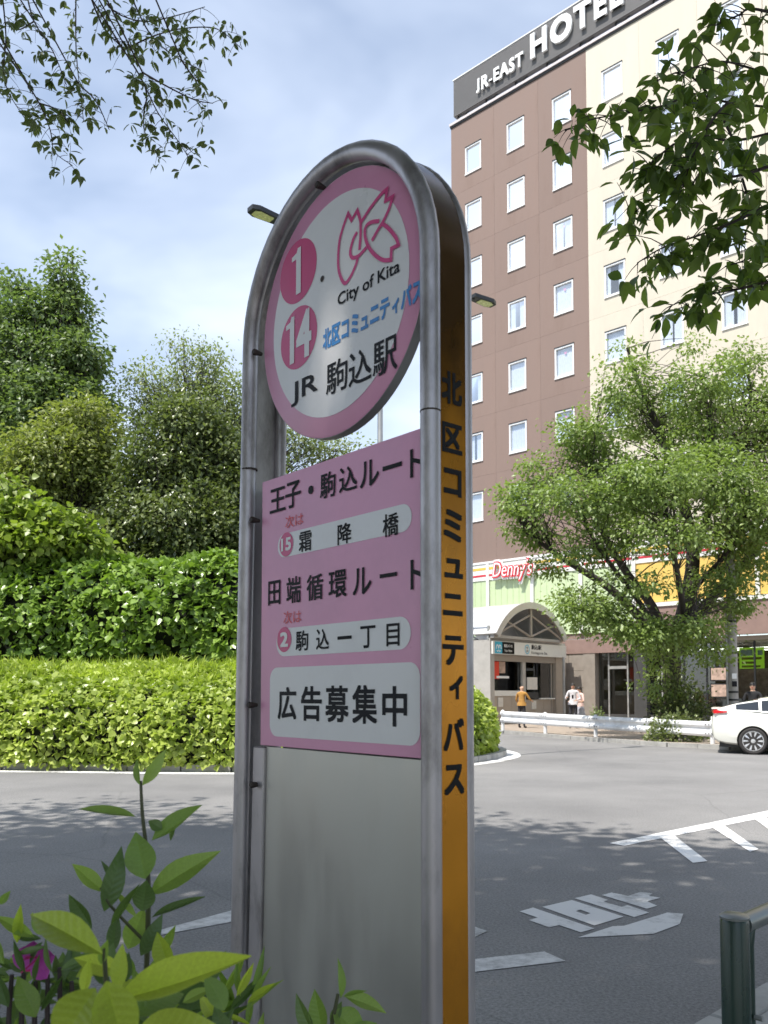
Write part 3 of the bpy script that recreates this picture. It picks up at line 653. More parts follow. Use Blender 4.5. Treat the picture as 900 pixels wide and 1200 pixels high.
# body behind the facing panels
m = MB(); m.mat(0).box(0.03, 8.36, PT, 16, 8.2, 32.4); m.build('wall', M['brown'], hotel)
m = MB(); m.box(8.365, 30, PT, 16, 8.2, 32.4); m.build('wall', M['cream'], hotel)
m = MB(); m.box(16.62, 30, 0, PT - .003, 8.2, 32.6); m.build('wall', M['cream'], hotel)
def panel_mesh(wl, wr, hb, ht, mat):
    g = 0.003; m = MB(); x0, x1, z0, z1 = -wl + g, wr - g, -hb + g, ht - g; a, b = WW / 2, WH / 2
    m.box(x0, -a, 0, PT, z0, z1); m.box(a, x1, 0, PT, z0, z1); m.box(-a, a, 0, PT, z0, -b); m.box(-a, a, 0, PT, b, z1)
    me = m.mesh('wall_panel', mat, fix=False); bm = bmesh.new(); bm.from_mesh(me); bmesh.ops.remove_doubles(bm, verts=bm.verts, dist=1e-4)
    dup = [f for f in bm.faces if abs(f.normal.x) > .9 and (abs(abs(f.calc_center_median().x) - a) < 1e-4) and (abs(f.calc_center_median().z) > b)]
    bmesh.ops.delete(bm, geom=dup, context='FACES_ONLY')
    bm.to_mesh(me); bm.free(); return me
fm = MB(); t_ = 0.07; a, b = WW / 2, WH / 2
for (x0, x1, z0, z1) in ((-a, -a + t_, -b, b), (a - t_, a, -b, b), (-a + t_, a - t_, b - t_, b), (-a + t_, a - t_, -b, -b + t_)): fm.box(x0, x1, -0.025, 0.10, z0, z1)
frame_me = fm.mesh('frame', M['white_frame'], fix=False)
pm_ = MB(); pm_.poly([(-a + t_, 0.06, -b + t_), (a - t_, 0.06, -b + t_), (a - t_, 0.06, b - t_), (-a + t_, 0.06, b - t_)]); pane_me = pm_.mesh('pane', M['glass'])
sill_me = MB().box(-a - .02, a + .02, -0.05, -0.001, -b - .045, -b - .002).mesh('sill', M['white_frame'])
head_me = MB().box(-a - .02, a + .02, -0.045, -0.001, b + .002, b + .04).mesh('head_trim', M['dark_metal'])
def curtain_mesh(open_):
    m = MB(); n = 44; w = 2 * a - 2 * t_
    for i in range(n + 1):
        x = -a + t_ + w * i / n; y = 0.115 + 0.012 * math.sin(i * 1.35 + open_)
        m.v += [(x, y, -b + t_), (x, y, b - t_)]
    for i in range(n):
        u = i / n
        if open_ and 0.5 - 0.12 * open_ < u < 0.5 + 0.06 * open_: continue
        m.face((2 * i, 2 * i + 2, 2 * i + 3, 2 * i + 1))
    return m.mesh('curtain', M['curtain'], smooth=True, fix=False)
CURT = [curtain_mesh(k) for k in (0, 0.9, 0, 1.6, 0, 2.6, 0.5)]
heart_me = MB().prism_y([(0, -.10), (.10, .02), (.075, .085), (.03, .085), (0, .05), (-.03, .085), (-.075, .085), (-.10, .02)], 0.045, 0.05).mesh('sticker', M['pink'])
back_me = MB().box(-a + .03, a - .03, 0.15, 0.158, -b + .03, b - .03).mesh('room', M['interior'])
for ci in range(6):
    mat = M['brown'] if ci < 3 else M['cream']; c = COLS[ci]
    main = panel_mesh(c - EDG[ci], EDG[ci + 1] - c, 1.5825, 1.5825, mat)
    topm = panel_mesh(c - EDG[ci], EDG[ci + 1] - c, 1.5825, 32.6 - ROWS[0], mat); botm = panel_mesh(c - EDG[ci], EDG[ci + 1] - c, ROWS[6] - 8.2, 1.5825, mat)
    for ri, z in enumerate(ROWS):
        p = obj('wall_panel', topm if ri == 0 else (botm if ri == 6 else main), hotel); p.location = (c, 0, z)
        w = obj('window', frame_me, hotel); w.location = (c, 0, z)
        obj('pane', pane_me, w); obj('sill', sill_me, w); obj('head_trim', head_me, w); obj('room', back_me, w)
        obj('curtain', CURT[(ci * 5 + ri * 3 + ci * ri) % 7], w)
        if ci == 2: s = obj('sticker', heart_me, w); s.location = (0.02, 0.02, 0.42); s.scale = (.75, 1, .75)
for ci in range(6):
    for k in range(6):
        m = MB(); z = ROWS[k] - 1.5825; m.box(EDG[ci] + .012, EDG[ci + 1] - .012, 0.03, 0.034, z - .006, z + .006)
        m.build('joint', M['joint'] if ci < 3 else M['beige'], hotel)
m = MB(); m.box(-0.06, 30, -0.10, 0.3, 32.61, 32.74); m.build('coping', M['coping'], hotel)
m = MB(); m.box(-0.03, 30, -0.05, 0.2, 32.50, 32.60); m.build('coping', M['dark_metal'], hotel)
m = MB(); m.box(0.0, 30, 0.3, 15.9, 32.4, 32.55); m.build('roof', M['concrete'], hotel)
# podium: first floor of the restaurant
def grooved(x0, x1, z0, z1, y, n):
    m = MB(); w = (x1 - x0) / n
    for i in range(n):
        xa, xb = x0 + w * i, x0 + w * (i + 1); g = 0.018
        m.poly([(xa + g, y, z0), (xb - g, y, z0), (xb - g, y, z1), (xa + g, y, z1)])
        m.poly([(xb - g, y, z0), (xb, y + .022, z0), (xb, y + .022, z1), (xb - g, y, z1)])
        m.poly([(xa, y + .022, z0), (xa + g, y, z0), (xa + g, y, z1), (xa, y + .022, z1)])
    m.poly([(x0, y + .05, z0), (x0, y + .05, z1), (x1, y + .05, z1), (x1, y + .05, z0)]); return m
MUL = [-0.33 + 2.71 * k for k in range(9)]
for k in range(8):
    x0, x1 = max(0, MUL[k] + .09), MUL[k + 1] - .09
    if k < 4: grooved(x0, x1, 4.25, 7.25, -0.05, max(3, round((x1 - x0) / .36))).build('cladding_panel', M['green_panel'], hotel, fix=False)
    else: grooved(x0, x1, 5.45, 7.25, -0.05, 4).build('cladding_panel', M['yellow_panel'], hotel, fix=False)
    m = MB(); m.box(MUL[k + 1] - .085, MUL[k + 1] + .085, -0.14, 0.02, 4.25 if k < 4 else 5.45, 8.10); m.build('mullion', M['white_band'], hotel)
m = MB(); m.box(0, 22, -0.09, PT, 7.255, 8.19); m.build('fascia', M['white_band'], hotel)
m = MB(); m.box(-0.02, 22, -0.13, -0.091, 8.12, 8.22); m.build('fascia_trim', M['white_frame'], hotel)
for k in range(8):
    x0, x1 = max(0, MUL[k] + .09), MUL[k + 1] - .09
    m = MB(); m.box(x0, x1, -0.10, -0.091, 7.80, 7.93); m.build('stripe', M['stripe_yellow'], hotel)
    m = MB(); m.box(x0, x1, -0.10, -0.091, 7.46, 7.56); m.build('stripe', M['stripe_red'], hotel)
m = MB(); m.box(0.0, 10.5, 0.01, PT, 4.0, 7.25); m.box(10.51, 22, 0.01, PT, 5.3, 7.25); m.build('wall', M['brown'], hotel)
m = MB(); m.box(10.52, 22, -0.10, PT, 3.85, 5.24); m.build('fascia', M['pink_stone'], hotel)
m = MB(); m.box(10.52, 22, -0.16, -0.02, 5.245, 5.42); m.build('fascia_trim', M['white_band'], hotel)
m = MB(); m.box(0.0, 10.5, -0.04, PT, 3.3, 3.98); m.build('fascia', M['pink_stone'], hotel)
m = MB(); m.box(0.0, 22, PT + .003, 6.0, 3.62, 3.8); m.build('soffit', M['beige'], hotel)
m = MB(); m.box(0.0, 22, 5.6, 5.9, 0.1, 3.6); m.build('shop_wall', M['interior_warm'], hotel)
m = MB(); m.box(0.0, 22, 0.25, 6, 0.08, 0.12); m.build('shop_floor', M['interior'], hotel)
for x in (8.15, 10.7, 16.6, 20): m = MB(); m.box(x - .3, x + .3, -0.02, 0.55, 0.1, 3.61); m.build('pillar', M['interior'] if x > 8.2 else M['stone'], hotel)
for k, x in enumerate((6.05, 7.05)):                                    # stone-faced bay beside the station
    for j in range(4):
        m = MB(); m.box(x + .006, x + .99, 0.0, 0.2, 0.1 + j * .8 + .006, 0.1 + (j + 1) * .8 - .006); m.build('stone_slab', M['stone'], hotel)
for i, x in enumerate((9.0, 9.95, 11.6, 12.6, 13.6, 14.6, 15.6)):       # shopfront frames and glass
    m = MB(); m.box(x - .035, x + .035, 0.26, 0.34, 0.1, 3.6); m.build('shopfront_post', M['galv'] if i < 3 else M['dark_metal'], hotel)
xs = [8.46, 9.0, 9.95, 11.6, 12.6, 13.6, 14.6, 15.6, 16.3]
for i in range(8):
    m = MB(); m.box(xs[i] + .04, xs[i + 1] - .04, 0.29, 0.30, 0.5, 3.55); m.build('shop_pane', M['clear_glass'], hotel)
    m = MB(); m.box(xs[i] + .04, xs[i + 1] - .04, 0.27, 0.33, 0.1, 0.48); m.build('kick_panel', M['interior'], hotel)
m = MB(); m.box(9.04, 9.91, 0.24, 0.285, 2.55, 2.68); m.build('door_header', M['galv'], hotel)
for (x0, x1, y) in ((12.1, 14.4, 2.2), (14.7, 16.4, 2.2), (12.6, 14.2, 3.8), (14.0, 15.8, 4.2)):
    m = MB(); m.tube([(x0, y, 3.4), (x1, y, 3.4)], 0.025, 8); m.build('strip_light', M['tube_light'], hotel)
for (x0, x1, z0, z1) in ((13.75, 14.5, 1.95, 2.55), (13.75, 14.5, 1.25, 1.85)):
    m = MB(); m.box(x0, x1, 0.245, 0.262, z0, z1); p = m.build('poster', M['dark_metal'], hotel)
    m = MB(); m.box(x0 + .05, x1 - .05, 0.239, 0.244, z0 + .05, z1 - .05); m.build('print', M['poster'], p)
m = MB(); m.box(12.4, 16.2, 4.2, 4.9, 0.12, 1.15); m.build('counter', M['beige'], hotel)
m = MB(); m.box(12.6, 16.1, 5.3, 5.58, 1.2, 2.6); m.build('menu_board', M['poster'], hotel)
# rooftop sign of the hotel
rs_ = thing('rooftop_sign', 'long grey louvred rooftop sign board with white letters on the hotel roof', 'sign', (HB[0], HB[1], 32.75), HROT)
Z0 = 32.75
m = MB(); n = 26
for i in range(n):
    z = 0.36 + 2.03 * i / n; h = 2.03 / n; m.prism([(0, 0)] * 0 or [(0, 0), (1, 0), (1, 1), (0, 1)], 0, 0) if False else None
    m.box(0.18, 28, 0.0, 0.03, z, z + h * 0.55); m.box(0.18, 28, 0.03, 0.06, z + h * .55, z + h)
m.build('louvres', M['grey_louvre'], rs_, kind='stuff')
m = MB(); m.box(0.17, 28, 0.061, 0.3, 0.36, 2.39); m.build('back_board', M['grey_louvre'], rs_)
m = MB(); m.box(0.14, 28, -0.03, 0.32, 2.395, 2.45); m.build('top_trim', M['white_frame'], rs_)
for k in range(14):
    x = 0.4 + k * 1.9; m = MB(); m.tube([(x, 0.15, 0), (x, 0.15, 0.36)], 0.05, 6); m.tube([(x, 0.15, 0.02), (x + .7, 0.2, 0.36)], 0.035, 5); m.tube([(x + .7, .1, 0.0), (x + .05, 0.12, 0.36)], 0.03, 5)
    m.build('support', M['dark_metal'], rs_)
m = MB(); m.box(0.3, 28, 0.16, 0.24, 0.03, 0.13); m.build('base_rail', M['dark_metal'], rs_)
def letters(parent, s, x0, x1, z0, z1, y, bold, thick, mat):
    off = 0.0
    """each letter an object of its own, set out across x0..x1"""
    me = text_mesh(s, off); W = max(v.co.x for v in me.vertices); L = min(v.co.x for v in me.vertices); bpy.data.meshes.remove(me)
    r = text_mesh('E', off); lo = min(v.co.y for v in r.vertices); hi = max(v.co.y for v in r.vertices); bpy.data.meshes.remove(r)
    for i, ch in enumerate(s):
        a = text_mesh(s[:i + 1], off); ra = max(v.co.x for v in a.vertices); c = text_mesh(ch, off)
        cw = max(v.co.x for v in c.vertices) - min(v.co.x for v in c.vertices); ly = min(v.co.y for v in c.vertices); hy = max(v.co.y for v in c.vertices)
        bpy.data.meshes.remove(a); bpy.data.meshes.remove(c)
        f = lambda t: x0 + (t - L) / (W - L) * (x1 - x0); g = lambda t: z0 + (t - lo) / (hi - lo) * (z1 - z0)
        text('letter', ch, parent, mat, (f(ra - cw), f(ra), g(max(ly, lo - .03)), g(hy)), y, 0, thick=thick, bold=bold if ch != '-' else .001)
letters(rs_, 'JR-EAST', 1.85, 4.85, 0.83, 1.56, -0.14, 0.030, 0.10, M['letter_white'])
letters(rs_, 'HOTEL', 5.3, 10.45, 0.85, 2.15, -0.16, 0.036, 0.12, M['letter_white'])
letters(rs_, 'METS', 11.2, 15.4, 0.85, 2.15, -0.16, 0.036, 0.12, M['letter_white'])
# restaurant letters on the green cladding
ds = thing('restaurant_sign', 'red and white script letters mounted on the pale green wall panels', 'sign', (HB[0], HB[1], 7.0), HROT)
text('letters', "Denny's", ds, M['sign_red'], (2.85, 5.25, 0.30, 1.06), -0.36, 0.035, cap='D', thick=0.06, shear=0.12, turn=-0.03)
text('letter_faces', "Denny's", ds, M['letter_white'], (2.88, 5.22, 0.33, 1.03), -0.364, -0.004, cap='D', shear=0.12, turn=-0.03)
text('letter_backs', "Denny's", ds, M['letter_white'], (2.80, 5.30, 0.25, 1.11), -0.285, 0.07, cap='D', thick=0.04, shear=0.12, turn=-0.03)
for x in (3.2, 4.9): m = MB(); m.tube([(x, -0.24, .6), (x, -0.02, .6)], 0.03, 6); m.build('bracket', M['white_frame'], ds)
# lime notice board hung in the shop window
nb = thing('notice_board', 'bright lime green notice hanging inside the shop window', 'sign', (HB[0], HB[1], 2.4), HROT)
m = MB(); m.box(14.95, 15.95, 0.36, 0.39, 0.05, 0.92); m.build('board', M['lime'], nb)
for (x0, x1, z0, z1) in ((15.0, 15.5, .58, .84), (15.05, 15.85, .42, .52), (15.05, 15.6, .25, .34), (15.7, 15.9, .6, .8), (15.05, 15.8, .1, .18)):
    m = MB(); m.box(x0, x1, 0.354, 0.359, z0, z1); m.build('printed_block', M['letter_white'] if z0 > .5 else M['stripe_yellow'], nb)

# ------------------------------------------------------------------ station entrance
ST = (4.4, 36.0, 0.1); SROT = math.atan2(0.724, 0.69); SW, SL = 5.9, 11.0
st = thing('station_entrance', 'grey station entrance with arched canopy roof and glazed front', 'building', ST, SROT)
zs, rise, aw = 3.80, 1.42, 5.35; Rr = ((aw / 2) ** 2 + rise ** 2) / (2 * rise); cz = zs + rise - Rr; half = math.asin(aw / 2 / Rr)
def arc(r, n=20, a0=-1.0, a1=1.0): return [(aw / 2 + r * math.sin(half * (a0 + (a1 - a0) * i / n)), cz + r * math.cos(half * (a0 + (a1 - a0) * i / n))) for i in range(n + 1)]
for k in range(4):                                                        # standing-seam roof bays along the barrel
    y0, y1 = -0.45 + k * 1.25 + .008, -0.45 + (k + 1) * 1.25 - .008
    m = MB(); o1, i1 = arc(Rr + .10), arc(Rr + .02); m.prism_y(o1 + i1[::-1], y0, y1); m.build('roof_bay', M['roof_metal'], st, smooth=True)
m = MB(); m.prism_y(arc(Rr + .13) + arc(Rr - .16)[::-1], -0.52, -0.455); m.build('arch_rim', M['roof_metal'], st, smooth=True)
m = MB(); m.prism_y(arc(Rr - .02) + arc(Rr - .14)[::-1], -0.40, -0.28); m.build('arch_beam', M['taupe'], st, smooth=True)
xc = aw / 2
def brace(y, nm='truss'):
    m = MB(); B = 0.05
    m.box(xc - .07, xc + .07, y - .05, y + .05, zs + .03, zs + rise - .13)
    for s in (-1, 1):
        for (p, q) in (((xc + s * .08, zs + .05), (xc + s * (aw / 2 - .55), zs + .72)), ((xc + s * .08, zs + rise - .45), (xc + s * (aw / 2 - .25), zs + .06))):
            m.tube([(p[0], y, p[1]), (q[0], y, q[1])], 0.05, 6)
    m.build(nm, M['taupe'], st)
brace(-0.34)
brace(4.2)
m = MB(); m.box(0.0, aw, -0.30, -0.10, zs - .12, zs); m.build('tie_beam', M['pale_concrete'], st)
for y0 in (0.0, 2.1):                                      # glazed strip between wall and roof
    m = MB(); m.poly([(-0.01, y0 + .05, 3.62), (0.12, y0 + .05, zs + .42), (0.12, y0 + 2.03, zs + .42), (-0.01, y0 + 2.03, 3.62)]); m.build('clerestory_pane', M['glass'], st)
    m = MB(); m.box(-.02, .10, y0 - .035, y0 + .035, 3.6, zs + .4); m.build('glazing_bar', M['galv'], st)
# front: lintel, side walls, ticket-hall glazing
m = MB(); m.box(0.0, SW, -0.10, 0.25, 3.0, zs - .125); m.build('lintel', M['pale_concrete'], st)
m = MB(); m.box(0.0, 0.35, 0.251, 10.4, 0.0, 3.6); m.build('side_wall', M['pale_concrete'], st)
m = MB(); m.box(0.0, 0.30, -0.10, 0.25, 0.0, 2.995); m.build('corner_pier', M['pale_concrete'], st)
m = MB(); m.box(5.15, SW, -0.06, 0.30, 0.0, 2.995); m.build('pier', M['beige'], st)
m = MB(); m.box(0.30, 5.15, -0.02, 0.2, 2.72, 2.995); m.build('head', M['taupe'], st)
m = MB(); m.box(0.31, 2.55, 0.05, 0.2, 1.22, 1.45); m.build('window_sill', M['white_band'], st)
m = MB(); m.box(2.55, 2.80, 0.02, 0.22, 0.0, 2.715); m.build('mullion', M['pale_concrete'], st)
for i, (x0, x1) in enumerate(((0.31, 1.05), (1.06, 1.80), (1.81, 2.54), (2.81, 3.55), (3.56, 4.3), (4.31, 5.13))):
    m = MB(); m.box(x0, x1, 0.08, 0.18, 0.0, 1.215 if i < 3 else 1.05); m.build('base_panel', M['beige'], st)
m = MB(); m.box(0.31, 2.54, 0.10, 0.11, 1.45, 2.715); m.build('window_pane', M['clear_glass'], st)
m = MB(); m.box(2.81, 5.13, 0.10, 0.11, 1.06, 2.715); m.build('window_pane', M['clear_glass'], st)
m = MB(); m.box(4.92, 5.0, 0.06, 0.14, 0.0, 2.715); m.build('glazing_bar', M['red_light'] if False else M['taupe'], st)
m = MB(); m.box(0.36, 5.1, 3.4, 3.6, 0.0, 3.0); m.build('hall_wall', M['stone'], st)
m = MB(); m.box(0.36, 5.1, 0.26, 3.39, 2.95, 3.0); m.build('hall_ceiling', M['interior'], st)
m = MB(); m.box(5.1, 5.3, 0.31, 10.4, 0.0, 3.6); m.build('side_wall', M['stone'], st)
for x, y in ((3.6, .8), (4.5, 1.0), (1.5, 1.4)): m = MB(); m.lathe([(0.08, 2.90), (0.1, 2.945)], 12, (x, y, 0)); m.build('ceiling_light', M['spot_light'], st)
m = MB(); m.box(0.45, 0.85, 0.06, 0.09, 1.95, 2.70); m.build('notice', M['red_light'], st)
m = MB(); m.box(0.87, 1.30, 0.06, 0.09, 2.2, 2.70); m.build('notice', M['poster'], st)
m = MB(); m.box(0.65, 1.55, 0.04, 0.075, 1.98, 2.08); m.build('notice', M['letter_white'], st)
m = MB(); m.box(2.95, 3.75, 0.04, 0.08, 1.5, 2.05); m.build('notice', M['notice'], st)
m = MB(); m.box(0.75, 1.1, 0.04, 0.078, 0.75, 1.15); m.build('notice', M['notice'], st)
m = MB(); m.box(3.3, 3.65, 0.04, 0.078, 0.62, 1.0); m.build('notice', M['notice'], st)
m = MB(); m.box(3.9, 5.1, -0.04, 0.07, 1.06, 1.12); m.build('counter_shelf', M['white_band'], st)
m = MB(); m.box(2.9, 3.8, 0.02, 0.075, 1.10, 1.38); m.build('dark_board', M['interior'], st)
# sign band over the front
sb = thing('station_sign', 'white sign band with blue logo and black station lettering above the entrance', 'sign', (ST[0], ST[1], 3.0), SROT)
m = MB(); m.box(0.08, SW - .05, -0.19, -0.105, 0.10, 0.66); m.build('board', M['white_band'], sb)
m = MB(); m.box(0.22, 0.72, -0.205, -0.191, 0.13, 0.63); m.build('logo_plate', M['cyan'], sb)
m = MB(); ribbon(m, catmull([(0.30, .32), (.33, .46), (.42, .47), (.47, .36), (.52, .47), (.61, .46), (.64, .32)], n=4), 0.05, -0.2075)
ribbon(m, catmull([(0.33, .26), (.40, .21), (.47, .27), (.54, .21), (.61, .26)], n=4), 0.04, -0.2075); m.build('logo', M['letter_white'], sb)
m = MB(); m.box(0.725, 1.62, -0.205, -0.191, 0.13, 0.63); m.build('name_plate', M['black_print'], sb)
text('lettering', '東京メトロ', sb, M['letter_white'], (0.86, 1.46, 0.40, 0.54), -0.2075, 0.02)
text('lettering', 'Tokyo Metro', sb, M['letter_white'], (0.88, 1.44, 0.22, 0.31), -0.2075, 0.01, cap='T')
m = MB(); ribbon(m, [(2.62 + .17 * math.cos(i * math.pi / 12), .38 + .19 * math.sin(i * math.pi / 12)) for i in range(24)], 0.04, -0.1935, closed=True); m.build('line_ring', M['cyan'], sb)
text('lettering', 'N', sb, M['black_print'], (2.565, 2.675, .40, .50), -0.1935, 0.02)
text('lettering', '14', sb, M['black_print'], (2.545, 2.695, .25, .36), -0.1935, 0.02)
text('lettering', '駒込駅', sb, M['black_print'], (2.95, 3.75, 0.38, 0.60), -0.1935, 0.025)
text('lettering', 'Komagome Sta.', sb, M['black_print'], (2.95, 4.25, 0.19, 0.30), -0.1935, 0.012, cap='K')
# mast and drain pipe right of the entrance
pp = thing('downpipe', 'pale pipe standing at the right corner of the station entrance', 'pipe', (8.25, 39.15, 0.1))
m = MB(); m.tube([(0, 0, 0), (0, 0, 3.0)], 0.06, 8); m.build('pipe', M['galv'], pp, smooth=True); m = MB(); m.box(-.09, .09, -.09, .09, 0, .12); m.build('foot', M['galv'], pp)

# ------------------------------------------------------------------ bus stop sign
YAW = 0.86024; U0, V0 = 0.214, 1.3522
org = Vector((-0.2358, 1.6116, 0)); ud = Vector((math.cos(YAW), -math.sin(YAW), 0)); base = org + ud * U0
bs = thing('bus_stop_sign', 'tall arched bus stop sign with pink boards in a silver tube frame', 'sign', (base.x, base.y, 0.07), -YAW)
V0 -= 0.07
X = lambda u: u - U0
Zv = lambda v: v + V0
RC, CV = 0.254, 0.765                                                    # arch radius and centre height (v)
def arch(zlow, uoff=0.0, n=26):
    pts = [(X(-0.04 - 0.024), Zv(zlow))] if uoff == 0 else []
    pts = []
    lo = Zv(zlow)
    lean = lambda z: -0.026 * max(0.0, (Zv(0.73) - z)) / 1.14
    for i in range(9):
        z = lo + (Zv(CV) - lo) * i / 9; pts.append((-RC + uoff + lean(z), z))
    for i in range(n + 1):
        a = math.pi - math.pi * i / n; pts.append(((RC - uoff) * math.cos(a), Zv(CV) + (RC - uoff) * math.sin(a)))
    for i in range(1, 10):
        z = Zv(CV) + (lo - Zv(CV)) * i / 9; pts.append((RC - uoff, z))
    return pts
LOW = -V0 + 0.05
DEP = 0.074
for nm, y in (('front_frame', 0.0), ('back_frame', DEP)):
    m = MB(); m.tube([(x, y, z) for x, z in arch(LOW)], 0.0155 if y == 0.0 else 0.0115, 14)
    fr = m.build(nm, M['silver'], bs, smooth=True)
    if y == 0.0:
        for s, vv in ((-1, 0.5319), (1, 0.5183)):                          # joint rings in the tube
            m = MB(); z = Zv(vv); m.tube([(s * RC, 0, z - .0012), (s * RC, 0, z + .0012)], 0.0160, 14); m.build('joint_ring', M['rust'], fr, smooth=True)
# side sheet wrapped round the arch between the two tubes
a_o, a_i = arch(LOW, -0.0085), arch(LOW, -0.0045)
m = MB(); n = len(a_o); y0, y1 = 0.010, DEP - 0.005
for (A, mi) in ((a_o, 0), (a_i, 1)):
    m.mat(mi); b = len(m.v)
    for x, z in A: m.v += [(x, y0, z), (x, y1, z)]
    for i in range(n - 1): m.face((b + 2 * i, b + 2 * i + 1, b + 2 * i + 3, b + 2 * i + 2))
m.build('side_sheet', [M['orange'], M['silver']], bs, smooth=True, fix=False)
# lettering down the right-hand edge: one character above the other
for ch, v0, v1, w0, w1 in (('北', .5346, .5849, .0115, .0565), ('区', .4596, .5056, .0125, .0565), ('コ', .3944, .4362, .0155, .0545), ('ミ', .3253, .3734, .0150, .0550), ('ュ', .2699, .2996, .0170, .0565),
                           ('ニ', .2130, .2464, .0135, .0555), ('テ', .1389, .1836, .0120, .0575), ('ィ', .0880, .1237, .0262, .0555), ('バ', .0118, .0600, .0135, .0575), ('ス', -.0533, -.0081, .0145, .0575)):
    o = text('side_lettering', ch, bs, M['black_print'], (w0 + .003, w1 + .002, Zv(v0), Zv(v1)), 0.0, 0.030)
    for v in o.data.vertices: x, y, z = v.co; v.co = (RC + 0.0085 + 0.0009 + y, x, z)
    o.data.update()
# round board
cu, cvv, rD = X(0.229), Zv(0.765), 0.226
m = MB(); m.lathe([(rD - .002, -0.001), (rD, 0.0005)], 72, (cu, 0.004, cvv), 'y'); db = m.build('round_board', M['pink'], bs, smooth=True)
m = MB(); m.lathe([(rD + .0005, 0.0006), (rD + .0005, 0.018)], 72, (cu, 0.004, cvv), 'y'); m.build('rim', M['galv'], db, smooth=True)
m = MB(); disc(m, cu, cvv, 0.1905, 0.0022, 72); m.build('white_face', M['white_print'], db, fix=False)
yp = 0.0012
m = MB(); disc(m, X(.118), Zv(.868), .058, yp + .0005); m.build('route_circle', M['red_print'], db, fix=False)
m = MB(); disc(m, X(.121), Zv(.7435), .057, yp + .0005); m.build('route_circle', M['red_print'], db, fix=False)
def one(x0, x1, z0, z1):
    m = MB(); P1 = [(.45, 0), (.95, 0), (.95, 1), (.62, 1), (.50, .91), (0, .87), (0, .77), (.45, .78)]; m.poly([(x0 + (x1 - x0) * p, yp - .0004, z0 + (z1 - z0) * q) for p, q in P1]); m.build('route_number', M['white_print'], db, fix=False)
one(X(.1000), X(.1300), Zv(.825), Zv(.911))
one(X(.0820), X(.1100), Zv(.700), Zv(.788)); text('route_number', '4', db, M['white_print'], (X(.1150), X(.1620), Zv(.700), Zv(.788)), yp - .0004, 0.030)
text('lettering', 'JR', db, M['ink'], (X(.099), X(.181), Zv(.619), Zv(.664)), yp, 0.012)
for i, ch in enumerate('駒込駅'): text('lettering', ch, db, M['ink'], (X(.2055 + .0632 * i), X(.2655 + .0632 * i), Zv(.611 - .002 * i), Zv(.668 - .002 * i)), yp, 0.010)
for i, ch in enumerate('北区コミュニティバス'):
    w = .0256; u = .1951 + w * i
    bx = {'ュ': (.12, .9, 0, .62), 'ィ': (.2, .85, 0, .68), 'コ': (.1, .88, .03, .93), 'ミ': (.15, .88, 0, 1), 'ニ': (.06, .95, .08, .88), 'バ': (.02, 1.0, .02, 1.0), 'ス': (.05, .97, 0, .95), 'テ': (.04, .96, 0, .96)}.get(ch, (0.03, .98, -.02, 1.02))
    text('lettering', ch, db, M['blue_print'], (X(u + w * bx[0]), X(u + w * bx[1]), Zv(.6965 + .035 * bx[2]), Zv(.6965 + .035 * bx[3])), yp, 0.034)
text('lettering', 'City of Kita', db, M['ink'], (X(.238), X(.398), Zv(.7612), Zv(.7815)), yp, 0.014, cap='K')
LG = [([(.297, .836), (.3, .861), (.3, .877), (.299, .887), (.291, .907), (.276, .896), (.266, .912), (.254, .896), (.243, .875), (.239, .846), (.242, .819), (.257, .794), (.274, .8), (.288, .815), (.293, .826)], (4, 5, 6)),
      ([(.291, .869), (.281, .861), (.273, .845), (.275, .834), (.283, .828), (.298, .827), (.316, .833)], ()),
      ([(.302, .881), (.324, .894), (.35, .905), (.368, .908), (.364, .89), (.382, .889), (.372, .872), (.359, .859), (.347, .851), (.33, .838)], (3, 4, 5)),
      ([(.356, .856), (.373, .84), (.39, .818), (.396, .804), (.379, .805), (.378, .787), (.359, .794), (.339, .81), (.322, .831), (.313, .852), (.314, .867), (.327, .870), (.349, .863)], (3, 4, 5))]
for i, (P, cn) in enumerate(LG):
    m = MB(); ribbon(m, [(X(p.x), Zv(p.y)) for p in catmull([Vector((*q,)) for q in P], cn, 5)], 0.0066, yp - .0003 * i); m.build('flower_emblem', M['logo'], db, fix=False)
m = MB(); disc(m, X(.193), Zv(.826), .0055, yp, 14); m.build('rust_spot', M['rust'], db, fix=False)
# information board
def plate(name, parent, pts, y0, y1, mat, bev=0.0):
    m = MB(); m.prism_y(pts, y0, y1); o = m.build(name, mat, parent)
    if bev: bevel(o.data, bev, 2)
    return o
ib = plate('information_board', bs, [(X(0), Zv(0)), (X(.458), Zv(0)), (X(.458), Zv(.5)), (X(0), Zv(.5))], 0.004, 0.012, M['pink'], 0.001)
ib.data.materials[0] = M['pink']
yb = 0.0026
def flat(name, pts, mat, y, parent=ib): m = MB(); m.poly([(p[0], y, p[1]) for p in pts]); return m.build(name, mat, parent, fix=False)
flat('white_pill', rrect(X(.0555), X(.4225), Zv(.3465), Zv(.390), .0215), M['white_print'], 0.0034)
flat('white_pill', rrect(X(.0530), X(.4200), Zv(.1645), Zv(.2155), .0250), M['white_print'], 0.0034)
flat('white_box', rrect(X(.0320), X(.4405), Zv(.0180), Zv(.1445), .0230), M['white_print'], 0.0034)
